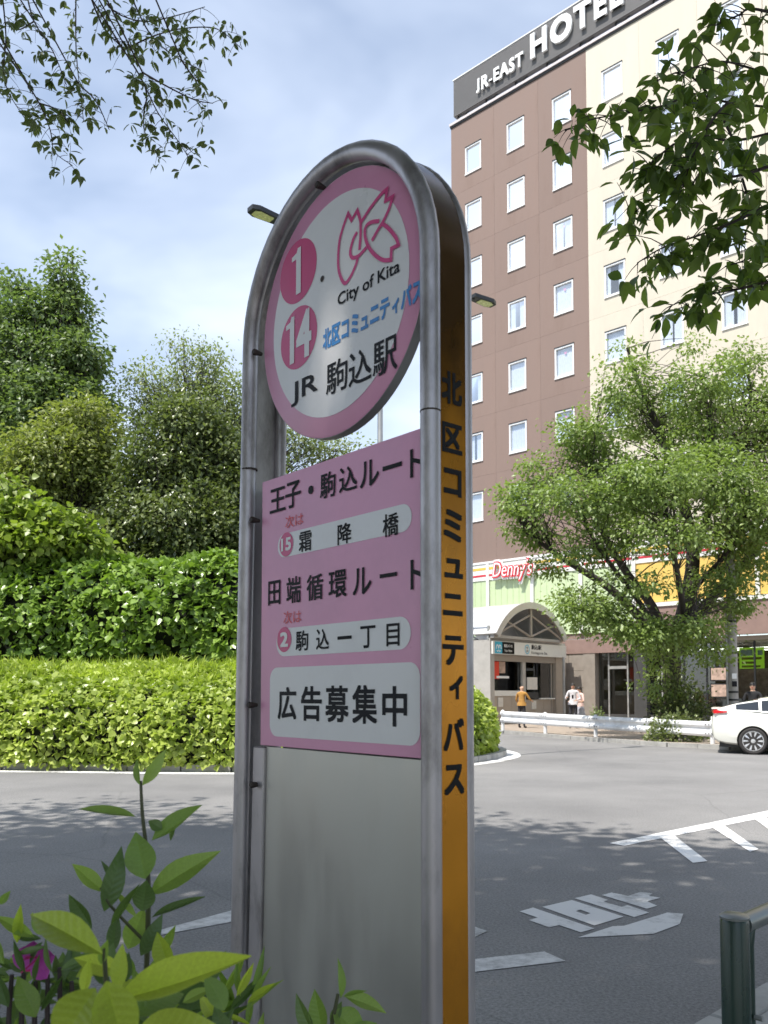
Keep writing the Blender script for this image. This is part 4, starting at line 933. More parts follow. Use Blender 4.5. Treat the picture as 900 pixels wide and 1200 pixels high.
G = [('王', .0280, .0805, .4340, .4795), ('子', .0795, .1290, .4338, .4822), ('・', .1520, .1670, .4490, .4640), ('駒', .1872, .2313, .4337, .4786), ('込', .2415, .2900, .4350, .4775), ('ル', .2973, .3458, .4327, .4760),
     ('ー', .3548, .4004, .4505, .4580), ('ト', .4195, .4500, .4273, .4714),
     ('霜', .1239, .1622, .3490, .3850), ('降', .2376, .2755, .3473, .3825), ('橋', .3552, .3927, .3438, .3800),
     ('田', .0250, .0655, .2610, .3065), ('端', .0854, .1303, .2595, .3076), ('循', .1485, .1966, .2590, .3050), ('環', .2127, .2624, .2585, .3050), ('ル', .2790, .3267, .2579, .3023), ('ー', .3478, .3888, .2795, .2862), ('ト', .4200, .4505, .2549, .3004),
     ('駒', .1157, .1541, .1725, .2085), ('込', .1777, .2145, .1725, .2078), ('一', .2383, .2767, .1870, .1926), ('丁', .2990, .3371, .1700, .2059), ('目', .3640, .3950, .1705, .2060)]
for ch, a, b, c, d in G: text('lettering', ch, ib, M['black_print'], (X(a), X(b), Zv(c), Zv(d)), yb, 0.014)
for ch, a, b, c, d in (('広', .0593, .1183, .0497, .1086), ('告', .1332, .1948, .0490, .1097), ('募', .2046, .2686, .0484, .1102), ('集', .2784, .3413, .0480, .1106), ('中', .3540, .4120, .0457, .1084)):
    text('lettering', ch, ib, M['ink'], (X(a), X(b), Zv(c), Zv(d)), yb, 0.020)
text('lettering', '次は', ib, M['vermilion'], (X(.0803), X(.1372), Zv(.3985), Zv(.4210)), yb, 0.003)
text('lettering', '次は', ib, M['vermilion'], (X(.0765), X(.1323), Zv(.2230), Zv(.2462)), yb, 0.003)
m = MB(); disc(m, X(.0840), Zv(.3692), .0222, 0.0028, 32); m.build('stop_circle', M['red_print'], ib, fix=False)
m = MB(); disc(m, X(.0791), Zv(.1950), .0230, 0.0028, 32); m.build('stop_circle', M['red_print'], ib, fix=False)
text('stop_number', '15', ib, M['white_print'], (X(.068), X(.100), Zv(.3575), Zv(.3815)), 0.0022, 0.03)
text('stop_number', '2', ib, M['white_print'], (X(.0665), X(.0920), Zv(.1815), Zv(.2085)), 0.0022, 0.03)
# lower steel plate with its edge strip, back plate, clips and bolts
m = MB(); zl = Zv(-1.18); m.prism_y([(X(.012 - .026 * 1.0), zl), (X(.452), zl), (X(.452), Zv(-.003)), (X(.012), Zv(-.003))], 0.010, 0.014); m.build('steel_plate', M['steel'], bs)
m = MB(); m.prism_y([(X(-.028 - .034), zl), (X(.012 - .030), zl), (X(.0115), Zv(-.004)), (X(-.026), Zv(-.004))], 0.004, 0.018); sp = m.build('edge_strip', M['silver'], bs); bevel(sp.data, .002, 1)
m = MB(); m.prism_y([(X(-.02), Zv(-1.18)), (X(.452), Zv(-1.18)), (X(.452), Zv(.5)), (X(-.02), Zv(.5))], DEP - .006, DEP - .002); m.build('back_plate', M['steel'], bs)
for (u, v, y) in ((-.012, .755, -.006), (.195, .9905, -.008), (-.013, .428, -.008), (-.016, .075, -.008), (-.012, -.075, -.004)):
    m = MB(); m.lathe([(.0045, -.006), (.0062, -.004), (.0062, -.0005), (.0035, .014)], 10, (X(u), y, Zv(v)), 'y'); m.build('bolt', M['rust'], bs, smooth=True)
m = MB(); m.box(-.34, .34, -.16, .24, -0.0, .055); o = m.build('base_block', M['concrete'], bs); bevel(o.data, .015, 2)

# ------------------------------------------------------------------ double-arm street lamp behind the sign
lp = thing('street_lamp', 'grey street lamp with two flat lamp heads rising behind the bus stop sign', 'street lamp', (-0.08, 17.4, 0.11))
LH = 9.6
hl, hr = at(311, 254, 15.6), at(566, 354, 19.2)
m = MB(); m.tube([(0, 0, 0), (0, 0, LH)], [0.075, 0.05], 12); m.build('pole', M['galv'], lp, smooth=True)
m = MB(); m.lathe([(0.13, 0), (0.13, 0.35), (0.08, 0.42)], 14); m.build('base_cover', M['galv'], lp, smooth=True)
for hp in (hl, hr):
    e = hp - Vector(lp.location); d2 = Vector((e.x, e.y, 0)).normalized()
    st_ = Vector((0, 0, LH - .15)); en = e - d2 * 0.28
    m = MB(); m.tube(bez(st_, en, 0.12, 6), [0.04, .04, .036, .034, .032, .03, .03], 8); m.build('arm', M['dark_metal'], lp, smooth=True)
    s2 = Vector((-d2.y, d2.x, 0)); up = Vector((0, 0, 1))
    def hexa(pts, z0, z1): return [tuple(e + d2 * a + s2 * b + up * z) for z in (z0, z1) for a, b in pts]
    P = [(-.34, -.11), (.20, -.15), (.34, -.09), (.34, .09), (.20, .15), (-.34, .11)]
    m = MB(); m.v = hexa(P, -0.01, 0.085); m.f = [(5, 4, 3, 2, 1, 0), (6, 7, 8, 9, 10, 11)] + [(i, (i + 1) % 6, 6 + (i + 1) % 6, 6 + i) for i in range(6)]; m.m = [0] * len(m.f)
    hd = m.build('lamp_head', M['dark_metal'], lp); bevel(hd.data, .012, 2)
    P2 = [(-.14, -.085), (.16, -.115), (.26, -.07), (.26, .07), (.16, .115), (-.14, .085)]
    m = MB(); m.v = hexa(P2, -0.022, -0.0105); m.f = [(5, 4, 3, 2, 1, 0), (6, 7, 8, 9, 10, 11)] + [(i, (i + 1) % 6, 6 + (i + 1) % 6, 6 + i) for i in range(6)]; m.m = [0] * len(m.f)
    m.build('lens', M['lens'], hd)

# ------------------------------------------------------------------ guardrail in front of the station
gp = [(4.25, 30.6), (5.35, 28.4), (6.5, 26.3), (7.65, 24.4), (8.72, 22.75)]
gr = thing('guardrail', 'white corrugated roadside guardrail in front of the station', 'guardrail', (gp[0][0], gp[0][1], 0.1)); gb = Vector(gr.location)
PRF = [(0, -.20), (.05, -.19), (.075, -.14), (.075, -.09), (.02, -.03), (.02, .03), (.075, .09), (.075, .14), (.05, .19), (0, .20)]
for i in range(len(gp) - 1):
    A, B = Vector((*gp[i], 0)), Vector((*gp[i + 1], 0)); d = (B - A).normalized(); nn = Vector((-d.y, d.x, 0)); nn = -nn if nn.y > 0 else nn
    nn = nn if nn.x < 0 else -nn
    zA, zB = 0.60 - .028 * i, 0.60 - .028 * (i + 1)
    m = MB(); k = len(PRF)
    for t_ in (0.0, 1.0):
        p = A.lerp(B, t_); p = p - d * .04 * (1 if t_ == 0 else -1); zz = zA if t_ == 0 else zB
        m.v += [tuple(p + nn * (q[0] + .02 + .004 * (i % 2)) + Vector((0, 0, zz + q[1])) - gb) for q in PRF] + [tuple(p + nn * (q[0] + .012 + .004 * (i % 2)) + Vector((0, 0, zz + q[1])) - gb) for q in PRF[::-1]]
    n2 = 2 * k
    for j in range(n2): m.face((j, (j + 1) % n2, n2 + (j + 1) % n2, n2 + j))
    m.face(range(n2)); m.face(range(n2, 2 * n2)); m.build('rail', M['rail_white'], gr)
    for t_ in (.04, .96):
        for q in (-.12, .12):
            for e_ in (-.05, .05):
                p = A.lerp(B, t_) + d * e_ + nn * .10 + Vector((0, 0, zA + (zB - zA) * t_ + q)) - gb
                mm = MB(); mm.tube([p - nn * .02, p + nn * .012], .016, 6); mm.build('bolt', M['rust'], gr)
for i, p in enumerate(gp):
    A = Vector((*p, .1)); m = MB(); h = .70 - .028 * i; m.tube([A - gb, A - gb + Vector((0, 0, h))], 0.06, 10); m.build('post', M['rail_white'], gr, smooth=True)
    m = MB(); m.lathe([(.062, h), (.05, h + .03), (.015, h + .045)], 10, tuple(A - gb)); m.build('post_cap', M['rail_white'], gr, smooth=True)

# ------------------------------------------------------------------ utility pole by the kerb
up_ = thing('utility_pole', 'grey concrete utility pole rising into the cherry tree by the kerb', 'pole', (11.15, 27.3, 0.1))
m = MB(); m.tube([(0, 0, 0), (0, 0, 4), (0, 0, 9.5)], [0.165, 0.15, 0.12], 16); m.build('shaft', M['pole'], up_, smooth=True)
m = MB(); m.tube([(-.2, -.05, 0.0), (-.2, -.05, 4.2)], 0.035, 8); m.build('cable_conduit', M['galv'], up_, smooth=True)
for z in (1.1, 1.35, 2.6, 3.6): m = MB(); m.lathe([(.172, z), (.172, z + .06)], 16); m.build('strap', M['dark_metal'], up_)
for z in (1.55, 1.8): m = MB(); m.box(-.09, .06, -.176, -.162, z, z + .17); m.build('number_plate', M['letter_white'] if z > 1.6 else M['ink'], up_)

# ------------------------------------------------------------------ dark green pipe fence in the near right corner
F0 = Vector((0.995, 2.46, 0.07)); pf = thing('pipe_fence', 'dark green pipe fence post and rail at the pavement edge', 'fence', F0, math.atan2(KD.y, KD.x))
hP = 0.745
for k in range(2):
    x = 2.1 * k
    m = MB(); m.lathe([(.0395, 0), (.0395, hP - .012), (.036, hP - .004)], 24, (x, 0, 0)); p = m.build('post', M['green_pipe'], pf, smooth=True)
    m = MB(); m.lathe([(.041, hP - .004), (.041, hP + .002), (.030, hP + .009), (.004, hP + .011)], 24, (x, 0, 0)); m.build('post_cap', M['rail_top'], p, smooth=True)
z = hP - .03
m = MB(); m.tube([(.045, 0, .10), (.066, 0, .12), (.068, 0, z - .06), (.08, 0, z - .015), (.115, 0, z)] , 0.024, 14, flat=(0, 1, 0)); m.tube([(1.985, 0, z), (2.02, 0, z - .015), (2.032, 0, z - .06), (2.034, 0, .12), (2.055, 0, .10)], .024, 14, flat=(0, 1, 0)); m.build('frame_upright', M['green_pipe'], pf, smooth=True)
m = MB(); m.tube([(.05, 0, z), (2.05, 0, z)], 0.0285, 18); m.build('top_rail', M['rail_top'], pf, smooth=True)
m = MB(); m.tube([(.05, 0, z - .35), (2.05, 0, z - .35)], 0.017, 12); m.build('lower_rail', M['green_pipe'], pf, smooth=True)
for zz in (.46, .36): m = MB(); m.lathe([(.008, -.052), (.008, -.03)], 8, (.054, 0, zz), 'y'); m.build('bolt', M['galv'], pf)

# ------------------------------------------------------------------ trees
def px_lobes(L, D0):
    out = []
    for l in L:
        px, py, rx, rz = l[:4]; dd = l[4] if len(l) > 4 else 0.0; D = D0 + dd; s = D / F_PX
        out.append((tuple(at(px, py, D)), (rx * s, (rx + rz) * 0.5 * s * 0.9, rz * s)) + ((l[5],) if len(l) > 5 else ()))
    return out
CH = [(615, 585, 40, 26, -1.6), (640, 560, 36, 24, -.6), (690, 515, 52, 34, -.5), (735, 455, 40, 36, -.5), (770, 490, 50, 34, 1.2), (822, 455, 48, 38, -1.5), (680, 590, 62, 32, -3.6), (770, 560, 62, 40, -4.0), (840, 560, 60, 40, -2.5),
      (880, 490, 62, 50, .5), (880, 600, 62, 34, -2.6), (945, 560, 70, 70, 0), (625, 628, 34, 16, -1), (700, 640, 52, 20, -3.2), (780, 630, 60, 24, -4.2), (690, 712, 42, 22, -3.6), (745, 740, 40, 16, -3.4, .9),
      (805, 735, 44, 18, -3.2, .9), (770, 775, 34, 14, -1.6, .7), (872, 655, 45, 22, -.4), (735, 410, 12, 18, 0, .5), (650, 665, 26, 12, -1, .8), (812, 405, 12, 16, 0, .5), (855, 720, 30, 16, -1, .8), (870, 420, 26, 20, 0, .7), (725, 560, 50, 30, 0), (820, 525, 50, 34, -1), (745, 600, 60, 26, -1), (850, 630, 50, 24, -1.5), (700, 722, 50, 22, -3.4, .7), (760, 748, 52, 20, -3, .6), (822, 755, 46, 24, -2.4, .6), (780, 800, 36, 22, -.6, .5), (845, 700, 46, 22, -1.5, .7), (740, 684, 56, 16, -3.5, .6), (860, 675, 46, 18, -1.5, .8)]
cb = at(787, 845, 28.2); cb.z = 0.1
def cl(L, D): return [at(x, y, D + d) for x, y, d in L]
CHL = [(cl([(785, 772, 0), (760, 735, -.3), (715, 690, -.8), (660, 655, -1.2), (612, 620, -1.4)], 28.2), .20, .05), (cl([(785, 768, 0), (765, 712, 0), (735, 672, 0), (705, 620, -.3), (690, 560, -.4), (700, 500, -.4)], 28.2), .19, .04),
       (cl([(790, 765, 0), (806, 700, -.2), (812, 645, -.4), (798, 580, -.3), (775, 510, 0), (745, 440, 0), (735, 408, 0)], 28.2), .30, .03), (cl([(792, 760, 0), (835, 700, .2), (880, 650, .3), (915, 600, .2), (945, 540, 0)], 28.2), .20, .05),
       (cl([(808, 665, -.3), (830, 600, -1), (835, 520, -1.2), (822, 440, -1.4)], 28.2), .16, .03), (cl([(786, 770, -.2), (770, 740, -1.6), (745, 700, -2.6), (700, 640, -3.4), (675, 585, -3.8)], 28.2), .13, .03), (cl([(790, 762, -.2), (800, 720, -1.8), (790, 650, -3.4), (775, 570, -4)], 28.2), .15, .03),
       (cl([(835, 600, -1), (865, 540, 0), (880, 470, .4), (872, 420, .2)], 28.2), .10, .03), (cl([(812, 690, -.4), (850, 650, -1.5), (880, 600, -2.4)], 28.2), .11, .03), (cl([(770, 740, -1.6), (730, 735, -2.8), (690, 715, -3.6)], 28.2), .07, .02), (cl([(800, 720, -1.8), (815, 735, -3)], 28.2), .05, .02)]
tree('cherry_tree', 'large spreading cherry tree with dark forked trunk between guardrail and hotel', cb, 2.6, px_lobes(CH, 28), 1700, 38, 0.25, 0.135, M['cherry'], 0.40, 21,
     trunk_top=tuple(at(787, 765, 28.2)), shell=0.25, limbs=CHL, flat=0.42, tw=0.6)
G_ = [(75, 335, 16, 34, 0), (68, 375, 36, 38, 0), (60, 425, 58, 42, -.5), (95, 415, 30, 30, -.8), (50, 480, 74, 50, -1), (95, 470, 38, 30, -1), (40, 550, 92, 55, -1.2), (15, 400, 34, 55, 0), (-30, 480, 60, 90, 0), (105, 520, 34, 35, -1.2), (20, 335, 14, 22, .3)]
tree('ginkgo_tree', 'tall conical green ginkgo tree at the far left', (-10.7, 29.0, 0), 5.5, px_lobes(G_, 29), 1100, 42, 0.24, 0.18, M['ginkgo'], 0.32, 22, shell=0.25, limb_r=0.2, flat=.5)
O_ = [(95, 505, 42, 36, 0), (60, 535, 50, 42, -.6), (110, 560, 34, 40, .2), (40, 580, 44, 40, -.6)]
tree('olive_tree', 'rounded yellow-green tree in front of the ginkgo at the far left', (-9.3, 25.6, 0), 4.0, px_lobes(O_, 25.6), 380, 40, 0.22, 0.16, M['olive'], 0.2, 23, shell=0.3, limb_r=0.25)
E_ = [(215, 500, 48, 34, 0), (190, 550, 52, 45, 0), (250, 545, 48, 50, .4), (285, 590, 55, 55, .4), (160, 600, 48, 42, -.3), (215, 610, 60, 48, -.8), (320, 610, 45, 50, .6), (255, 620, 40, 34, -.8), (130, 630, 40, 35, -.8), (200, 652, 50, 18, -1), (285, 655, 50, 18, -1), (120, 655, 50, 18, -1), (40, 650, 60, 20, -.5)]
tree('evergreen_tree', 'dark glossy evergreen tree behind the ivy bank beside the sign', (-6.0, 25.2, 0), 4.0, px_lobes(E_, 25.2), 980, 44, 0.22, 0.16, M['evergreen'], 0.25, 24, shell=0.3, limb_r=0.25)
P_ = [(180, 455, 44, 34, 0), (235, 435, 42, 34, .4), (270, 470, 42, 36, 0), (225, 480, 60, 34, 0), (300, 500, 40, 40, 0), (345, 520, 40, 30, 0), (395, 528, 40, 20, 0), (215, 405, 30, 14, .2, .5), (160, 500, 24, 40, .3)]
tree('sparse_tree', 'sparse pale green tree with bare twigs showing against the sky', (-6.6, 31.0, 0), 5.5, px_lobes(P_, 31.0), 620, 20, 0.30, 0.135, M['paletree'], 0.2, 25, shell=0.2, limb_r=0.22, tw=0.55)
B_ = [(28, 590, 20, 10, 0), (2, 572, 18, 12, .2), (58, 608, 26, 10, -.2), (5, 612, 50, 18, 0), (-40, 600, 60, 30, 0), (90, 618, 16, 8, -.3), (40, 632, 60, 16, -.2, 1.3), (-20, 640, 60, 24, 0, 1.3), (105, 634, 26, 8, -.2)]
tree('bright_bush', 'bright yellow-green bush rising over the ivy bank at the left edge', (-8.3, 20.6, 0), 3.6, px_lobes(B_, 20.4), 300, 22, 0.20, 0.16, M['brightbush'], 0.12, 26, shell=0.3, limb_r=0.3, shape='ivy')
def shrub(name, label, c, r, n, ls, mat, seed):
    rs = np.random.default_rng(seed); t = thing(name, label, 'shrub', (c[0], c[1], c[2])); P0 = np.array(c)
    d = unit(rs.normal(size=(n, 3))); d[:, 2] = np.abs(d[:, 2]); rr = (0.35 + 0.65 * np.sqrt(rs.random(n))) * (1 + .15 * rs.normal(size=n))
    P = d * np.array(r) * rr[:, None] + P0
    m = MB()
    for k in range(14):
        q = d[k] * np.array(r) * .85; m.tube(bez((0, 0, 0), tuple(q), .05, 3), [.012, .01, .007, .003], 4, cap=False)
    m.build('stems', M['twig'], t, fix=False)
    leaf_cloud('foliage', P, d + rs.normal(size=(n, 3)) * .5, rs.normal(size=(n, 3)) * .5 + np.array([0, 0, 1]), ls * rs.uniform(.7, 1.3, n), mat, 'diamond', rs.random(n) * .7, t, off=P0)
shrub('kerb_shrub', 'dark leafy shrub spilling over the guardrail below the cherry tree', (8.2, 24.0, .1), (.85, .5, .75), 1500, .11, M['evergreen'], 31)
shrub('trunk_shrub', 'tall dark shrub at the foot of the cherry trunk', (9.5, 27.3, .1), (1.0, .6, 1.9), 2600, .12, M['evergreen'], 32)
shrub('small_potted_shrub', 'small green shrub beside the person in pale shirt', (8.0, 32.2, .1), (.35, .3, .75), 400, .1, M['ginkgo'], 33)

# overhead trees behind the camera: their crowns shade the road, their hanging twigs enter the picture from above
LEAFS = []
def leaf_mesh(name, mat, wid=0.36, curl=0.25, fold=0.16, seg=6, wave=0.0, tip=1.0):
    m = MB(); prof = [0.0] + [math.sin(math.pi * (i / seg) ** 0.85) ** tip for i in range(1, seg)] + [0.0]
    for i in range(seg + 1):
        t = i / seg; z = -curl * t * t; w = wid / 2 * max(prof[i], 0.03 if i in (0,) else 0.012)
        m.v += [(-w, t, z + fold * w * 2 + wave * math.sin(9 * t)), (0, t, z), (w, t, z + fold * w * 2 + wave * math.sin(9 * t + 1))]
    for i in range(seg):
        a = 3 * i; m.face((a, a + 1, a + 4, a + 3)); m.face((a + 1, a + 2, a + 5, a + 4))
    return m.mesh(name, mat, smooth=True, fix=False)
def place_leaf(me, root, inv_m, basep, tipp, normal, width_scale=1.0, name='leaf'):
    basep, tipp = Vector(basep), Vector(tipp); d = tipp - basep; L = d.length; d.normalize()
    s = d.cross(Vector(normal)); s = s.normalized() if s.length > 1e-5 else d.orthogonal().normalized(); n = s.cross(d)
    Mx = Matrix(((s.x * L * width_scale, d.x * L, n.x * L, basep.x), (s.y * L * width_scale, d.y * L, n.y * L, basep.y), (s.z * L * width_scale, d.z * L, n.z * L, basep.z), (0, 0, 0, 1)))
    o = obj(name, me, root); o.matrix_basis = inv_m @ Mx; return o
out_of_view = lambda p: not (p[1] > 0.3 and (p[2] - 1.45) < 0.90 * p[1] and abs(p[0]) < 0.62 * p[1] + 0.3)
lt = tree('roadside_tree', 'leafy branches with small leaves hanging into the top left corner', (-6.2, -3.2, 0), 4.6,
     [((-8, -5, 4.6), (3.2, 2.4, 2.2), .5), ((-11.5, -2, 4.8), (2.6, 2.6, 2.2), .5), ((-4.5, -7.5, 4.6), (3.2, 2.4, 2.2), .5), ((-9, 4.4, 10.0), (3.2, 3.0, 1.5)), ((-5.6, 3.9, 10.4), (3.0, 2.6, 1.5)), ((-9, 0.2, 9.8), (3.4, 3.0, 1.6)), ((-5.2, 0.0, 9.5), (3.2, 3.0, 1.5)), ((-8, -4, 9.2), (3.4, 3.0, 1.7)), ((-4, -4.0, 9.0), (3, 3, 1.6)), ((-12, 2.5, 9.5), (2.8, 3.2, 1.6)), ((-12, -6, 9.0), (3, 3, 1.6)), ((-8.5, -9, 9.0), (3.2, 3, 1.6)), ((-2.6, 2.9, 10.2), (2.4, 2.2, 1.4))],  # unseen low and rearmost lobes added to darken the sign
     1150, 60, 0.42, 0.22, M['overhead_pale'], 0.32, 41, keep=out_of_view, shell=0.2, limb_r=0.3)
rt_ = tree('avenue_tree', 'dark branch of large drooping leaves hanging into the top right corner', (3.6, -1.8, 0.07), 3.6,
     [((0.4, 2.6, 9.6), (2.6, 2.3, 1.4)), ((1.8, 0.2, 8.8), (2.8, 2.6, 1.5)), ((-1.6, -0.6, 9.2), (2.8, 2.8, 1.5)), ((0.8, -3.4, 8.6), (3, 2.8, 1.6)), ((4.4, 0.6, 8.2), (2.6, 2.6, 1.6)), ((2.9, 3.2, 9.6), (1.9, 1.7, 1.2)), ((6.4, 0.6, 4.6), (2.0, 1.8, 1.6)), ((7.2, -1.6, 5.2), (2.4, 2.0, 2.0)), ((8.6, 1.6, 5.4), (2.0, 1.8, 1.8))],  # low unseen lobes on the right added as dark reflection for the side sheet
     900, 60, 0.40, 0.23, M['overhead'], 0.26, 42, keep=out_of_view, shell=0.2, limb_r=0.3)
for o in list(rt_.children): pass
def hang(root, twigs, depth, mats, leaf_len, per_px, seed, feeder, maxparts=300, hang_down=0.7, spray=(2, 4), stem_r=0.010, jitter=6):
    rs = random.Random(seed); im = inv(root); base = Vector(root.location); metas = [leaf_mesh('leaf', mt, w, c, .14, 6) for mt in mats for w, c in ((.46, .22), (.52, .34), (.42, .10))]
    todo = []
    for ti, tw in enumerate(twigs):
        D = depth + rs.uniform(-.25, .25) * depth * .3; pts = [at(x, y, D + (0.04 * depth) * math.sin(i * 1.3 + ti)) for i, (x, y) in enumerate(tw)]
        pts = [Vector(p) for p in catmull(pts, n=4)]; n = len(pts)
        m = MB(); m.tube([p - base for p in pts], [stem_r * (1 - .8 * i / n) + .0012 for i in range(n)], 6); m.build('branch', M['twig'], root, smooth=True, fix=False)
        if feeder is not None:
            f = Vector(feeder); m = MB(); pp_ = bez(f, pts[0], .25, 5, .16, rs); m.tube([p - base for p in pp_], [stem_r * 2.2, stem_r * 2, stem_r * 1.8, stem_r * 1.5, stem_r * 1.2, stem_r], 6); m.build('branch', M['twig'], root, smooth=True, fix=False)
        Ls = sum(math.hypot(tw[i + 1][0] - tw[i][0], tw[i + 1][1] - tw[i][1]) for i in range(len(tw) - 1)); ns = max(2, int(Ls * per_px))
        m = MB(); nt_ = 0
        for k in range(ns):
            f = 0.06 + 0.94 * (k + rs.random()) / ns; i = min(int(f * (n - 1)), n - 2); p = pts[i].lerp(pts[i + 1], f * (n - 1) - i)
            j = jitter * depth / F_PX; q = p + Vector((rs.gauss(0, j * 1.2), rs.gauss(0, j * 1.3), rs.gauss(-.2 * j, j * .75)))
            m.tube(bez(p - base, q - base, .1 * (q - p).length, 3), [.0022, .0018, .0015, .001], 4, cap=False); nt_ += 1
            for l in range(rs.randint(*spray)):
                ln = leaf_len * rs.uniform(.65, 1.2); d = Vector((rs.gauss(0, .55), rs.gauss(0, .55), -hang_down + rs.gauss(0, .35))).normalized()
                b_ = q + d * .012; nr = Vector((rs.gauss(0, .6), rs.gauss(0, .6) - .3, .8))
                todo.append((rs.choice(metas), b_, b_ + d * ln, nr, rs.uniform(.85, 1.15)))
        if nt_: m.build('twigs', M['twig'], root, fix=False, kind='stuff')
    rs.shuffle(todo)
    for a in todo[:maxparts]: place_leaf(a[0], root, im, *a[1:])
    rest = todo[maxparts:]
    if rest:
        P = np.array([tuple(a[1]) for a in rest]); T = np.array([tuple(a[2]) for a in rest]); Nn = np.array([tuple(a[3]) for a in rest])
        leaf_cloud('leaves', P, T - P, Nn, np.linalg.norm(T - P, axis=1), mats[0], 'oval', None, root, off=base)
TL = [[(103, -12), (121, 32), (142, 55), (164, 89), (185, 132), (210, 167), (222, 187)], [(89, -12), (89, 53), (93, 100), (98, 142)], [(-8, 40), (21, 82), (46, 121), (59, 153), (64, 178), (85, 194)], [(150, -12), (171, 32), (188, 53), (213, 71), (242, 85)],
      [(148, 57), (178, 43), (210, 34), (245, 32), (263, 39), (284, 58)], [(2, -12), (7, 43), (4, 82), (11, 110), (36, 149)], [(167, 85), (199, 103), (228, 117), (249, 121)], [(112, -12), (135, 14), (167, 25), (200, 20), (240, 8)], [(30, -12), (40, 25), (62, 60), (78, 100)],
      [(93, 100), (112, 118), (128, 152)], [(164, 89), (172, 110), (168, 140), (175, 175), (190, 172)], [(213, 71), (228, 92), (240, 100)], [(40, 25), (20, 35), (8, 20)], [(46, 121), (66, 128), (80, 142)]]
hang(lt, TL, 6.2, [M['overhead_pale']], 0.074, 0.20, 51, (-4.2, 3.2, 9.3), 300, 0.45, (2, 5), 0.0055, 10)
TR = [[(925, 128), (853, 120), (813, 110), (780, 123), (733, 133), (693, 140), (662, 153)], [(925, 150), (860, 165), (815, 158), (775, 180), (750, 205)], [(925, 187), (860, 207), (813, 197), (787, 213), (760, 233), (737, 257)],
      [(925, 228), (860, 260), (827, 273), (797, 283), (773, 292), (747, 308)], [(925, 325), (873, 337), (840, 343), (807, 350), (783, 360)], [(925, 20), (880, 10), (867, 17), (838, 30)], [(860, 165), (830, 110), (800, 85), (770, 95)], [(920, 95), (880, 80), (845, 72), (810, 80)],
      [(870, 210), (880, 250), (868, 285)], [(853, 120), (835, 140), (815, 175), (800, 220)], [(925, 270), (885, 300), (850, 312)]]
hang(rt_, TR, 3.3, [M['overhead']], 0.082, 0.20, 52, None, 300, 0.38, (2, 4), 0.0045, 15)

bough = [Vector((3.3, -0.9, 5.9)), Vector((2.5, 1.3, 5.3)), at(975, -120, 3.15), at(932, 30, 3.3), at(924, 110, 3.3), at(927, 200, 3.3), at(926, 270, 3.32), at(925, 328, 3.35)]
bp_ = catmull(bough, n=5); m = MB(); m.tube([p - Vector(rt_.location) for p in bp_], [.045 - .038 * i / len(bp_) for i in range(len(bp_))], 8); m.build('bough', M['bark'], rt_, smooth=True)

# ------------------------------------------------------------------ shrubs in the planting bed at the lower left
def stemtube(root, pts, r0, r1, mat='green_stem', name='stem'):
    b = Vector(root.location); P = catmull([Vector(p) for p in pts], n=4); n = len(P)
    m = MB(); m.tube([p - b for p in P], [r0 + (r1 - r0) * i / n for i in range(n)], 7); return m.build(name, M[mat], root, smooth=True, fix=False)
sp_ = thing('leafy_sapling', 'upright leafy sapling growing in front of the road left of the sign', 'plant', (at(170, 1150, 1.02).x, 1.02, 0.16)); im = inv(sp_)
ax = [at(160, 1400, 1.02), at(170, 1180, 1.02), at(174, 1060, 1.0), at(172, 1000, 1.0), at(167, 955, 1.0), at(165, 915, 1.0)]
stemtube(sp_, [Vector(sp_.location)] + ax, .0042, .0016)
stemtube(sp_, [at(176, 1110, 1.01), at(130, 1062, .98), at(118, 1040, .98)], .002, .0014)
mk = lambda mat, w=.36, c=.2, f=.18: leaf_mesh('leaf', M[mat], w, c, f, 8)
LW = (.34, .44, .40, .38, .42)
LM = {k: [mk(k, .34, .18, .25), mk(k, .44, .30, .12), mk(k, .40, .06, .30), leaf_mesh('leaf', M[k], .38, .22, .22, 10, .012), leaf_mesh('leaf', M[k], .42, -.12, .28, 10, .010)] for k in ('sapling', 'sap_dark', 'sap_yellow')}
def lf(root, im, a, b, D, w, mat='sapling', nrm=(0, -.7, .7), dz=0.0):
    A, B = at(*a, D), at(*b, D + dz); L = (B - A).length; wm = w * D / F_PX
    k = random.randrange(len(LM[mat])); nat = LW[k]; place_leaf(LM[mat][k], root, im, A, B, nrm, wm / (L * nat))
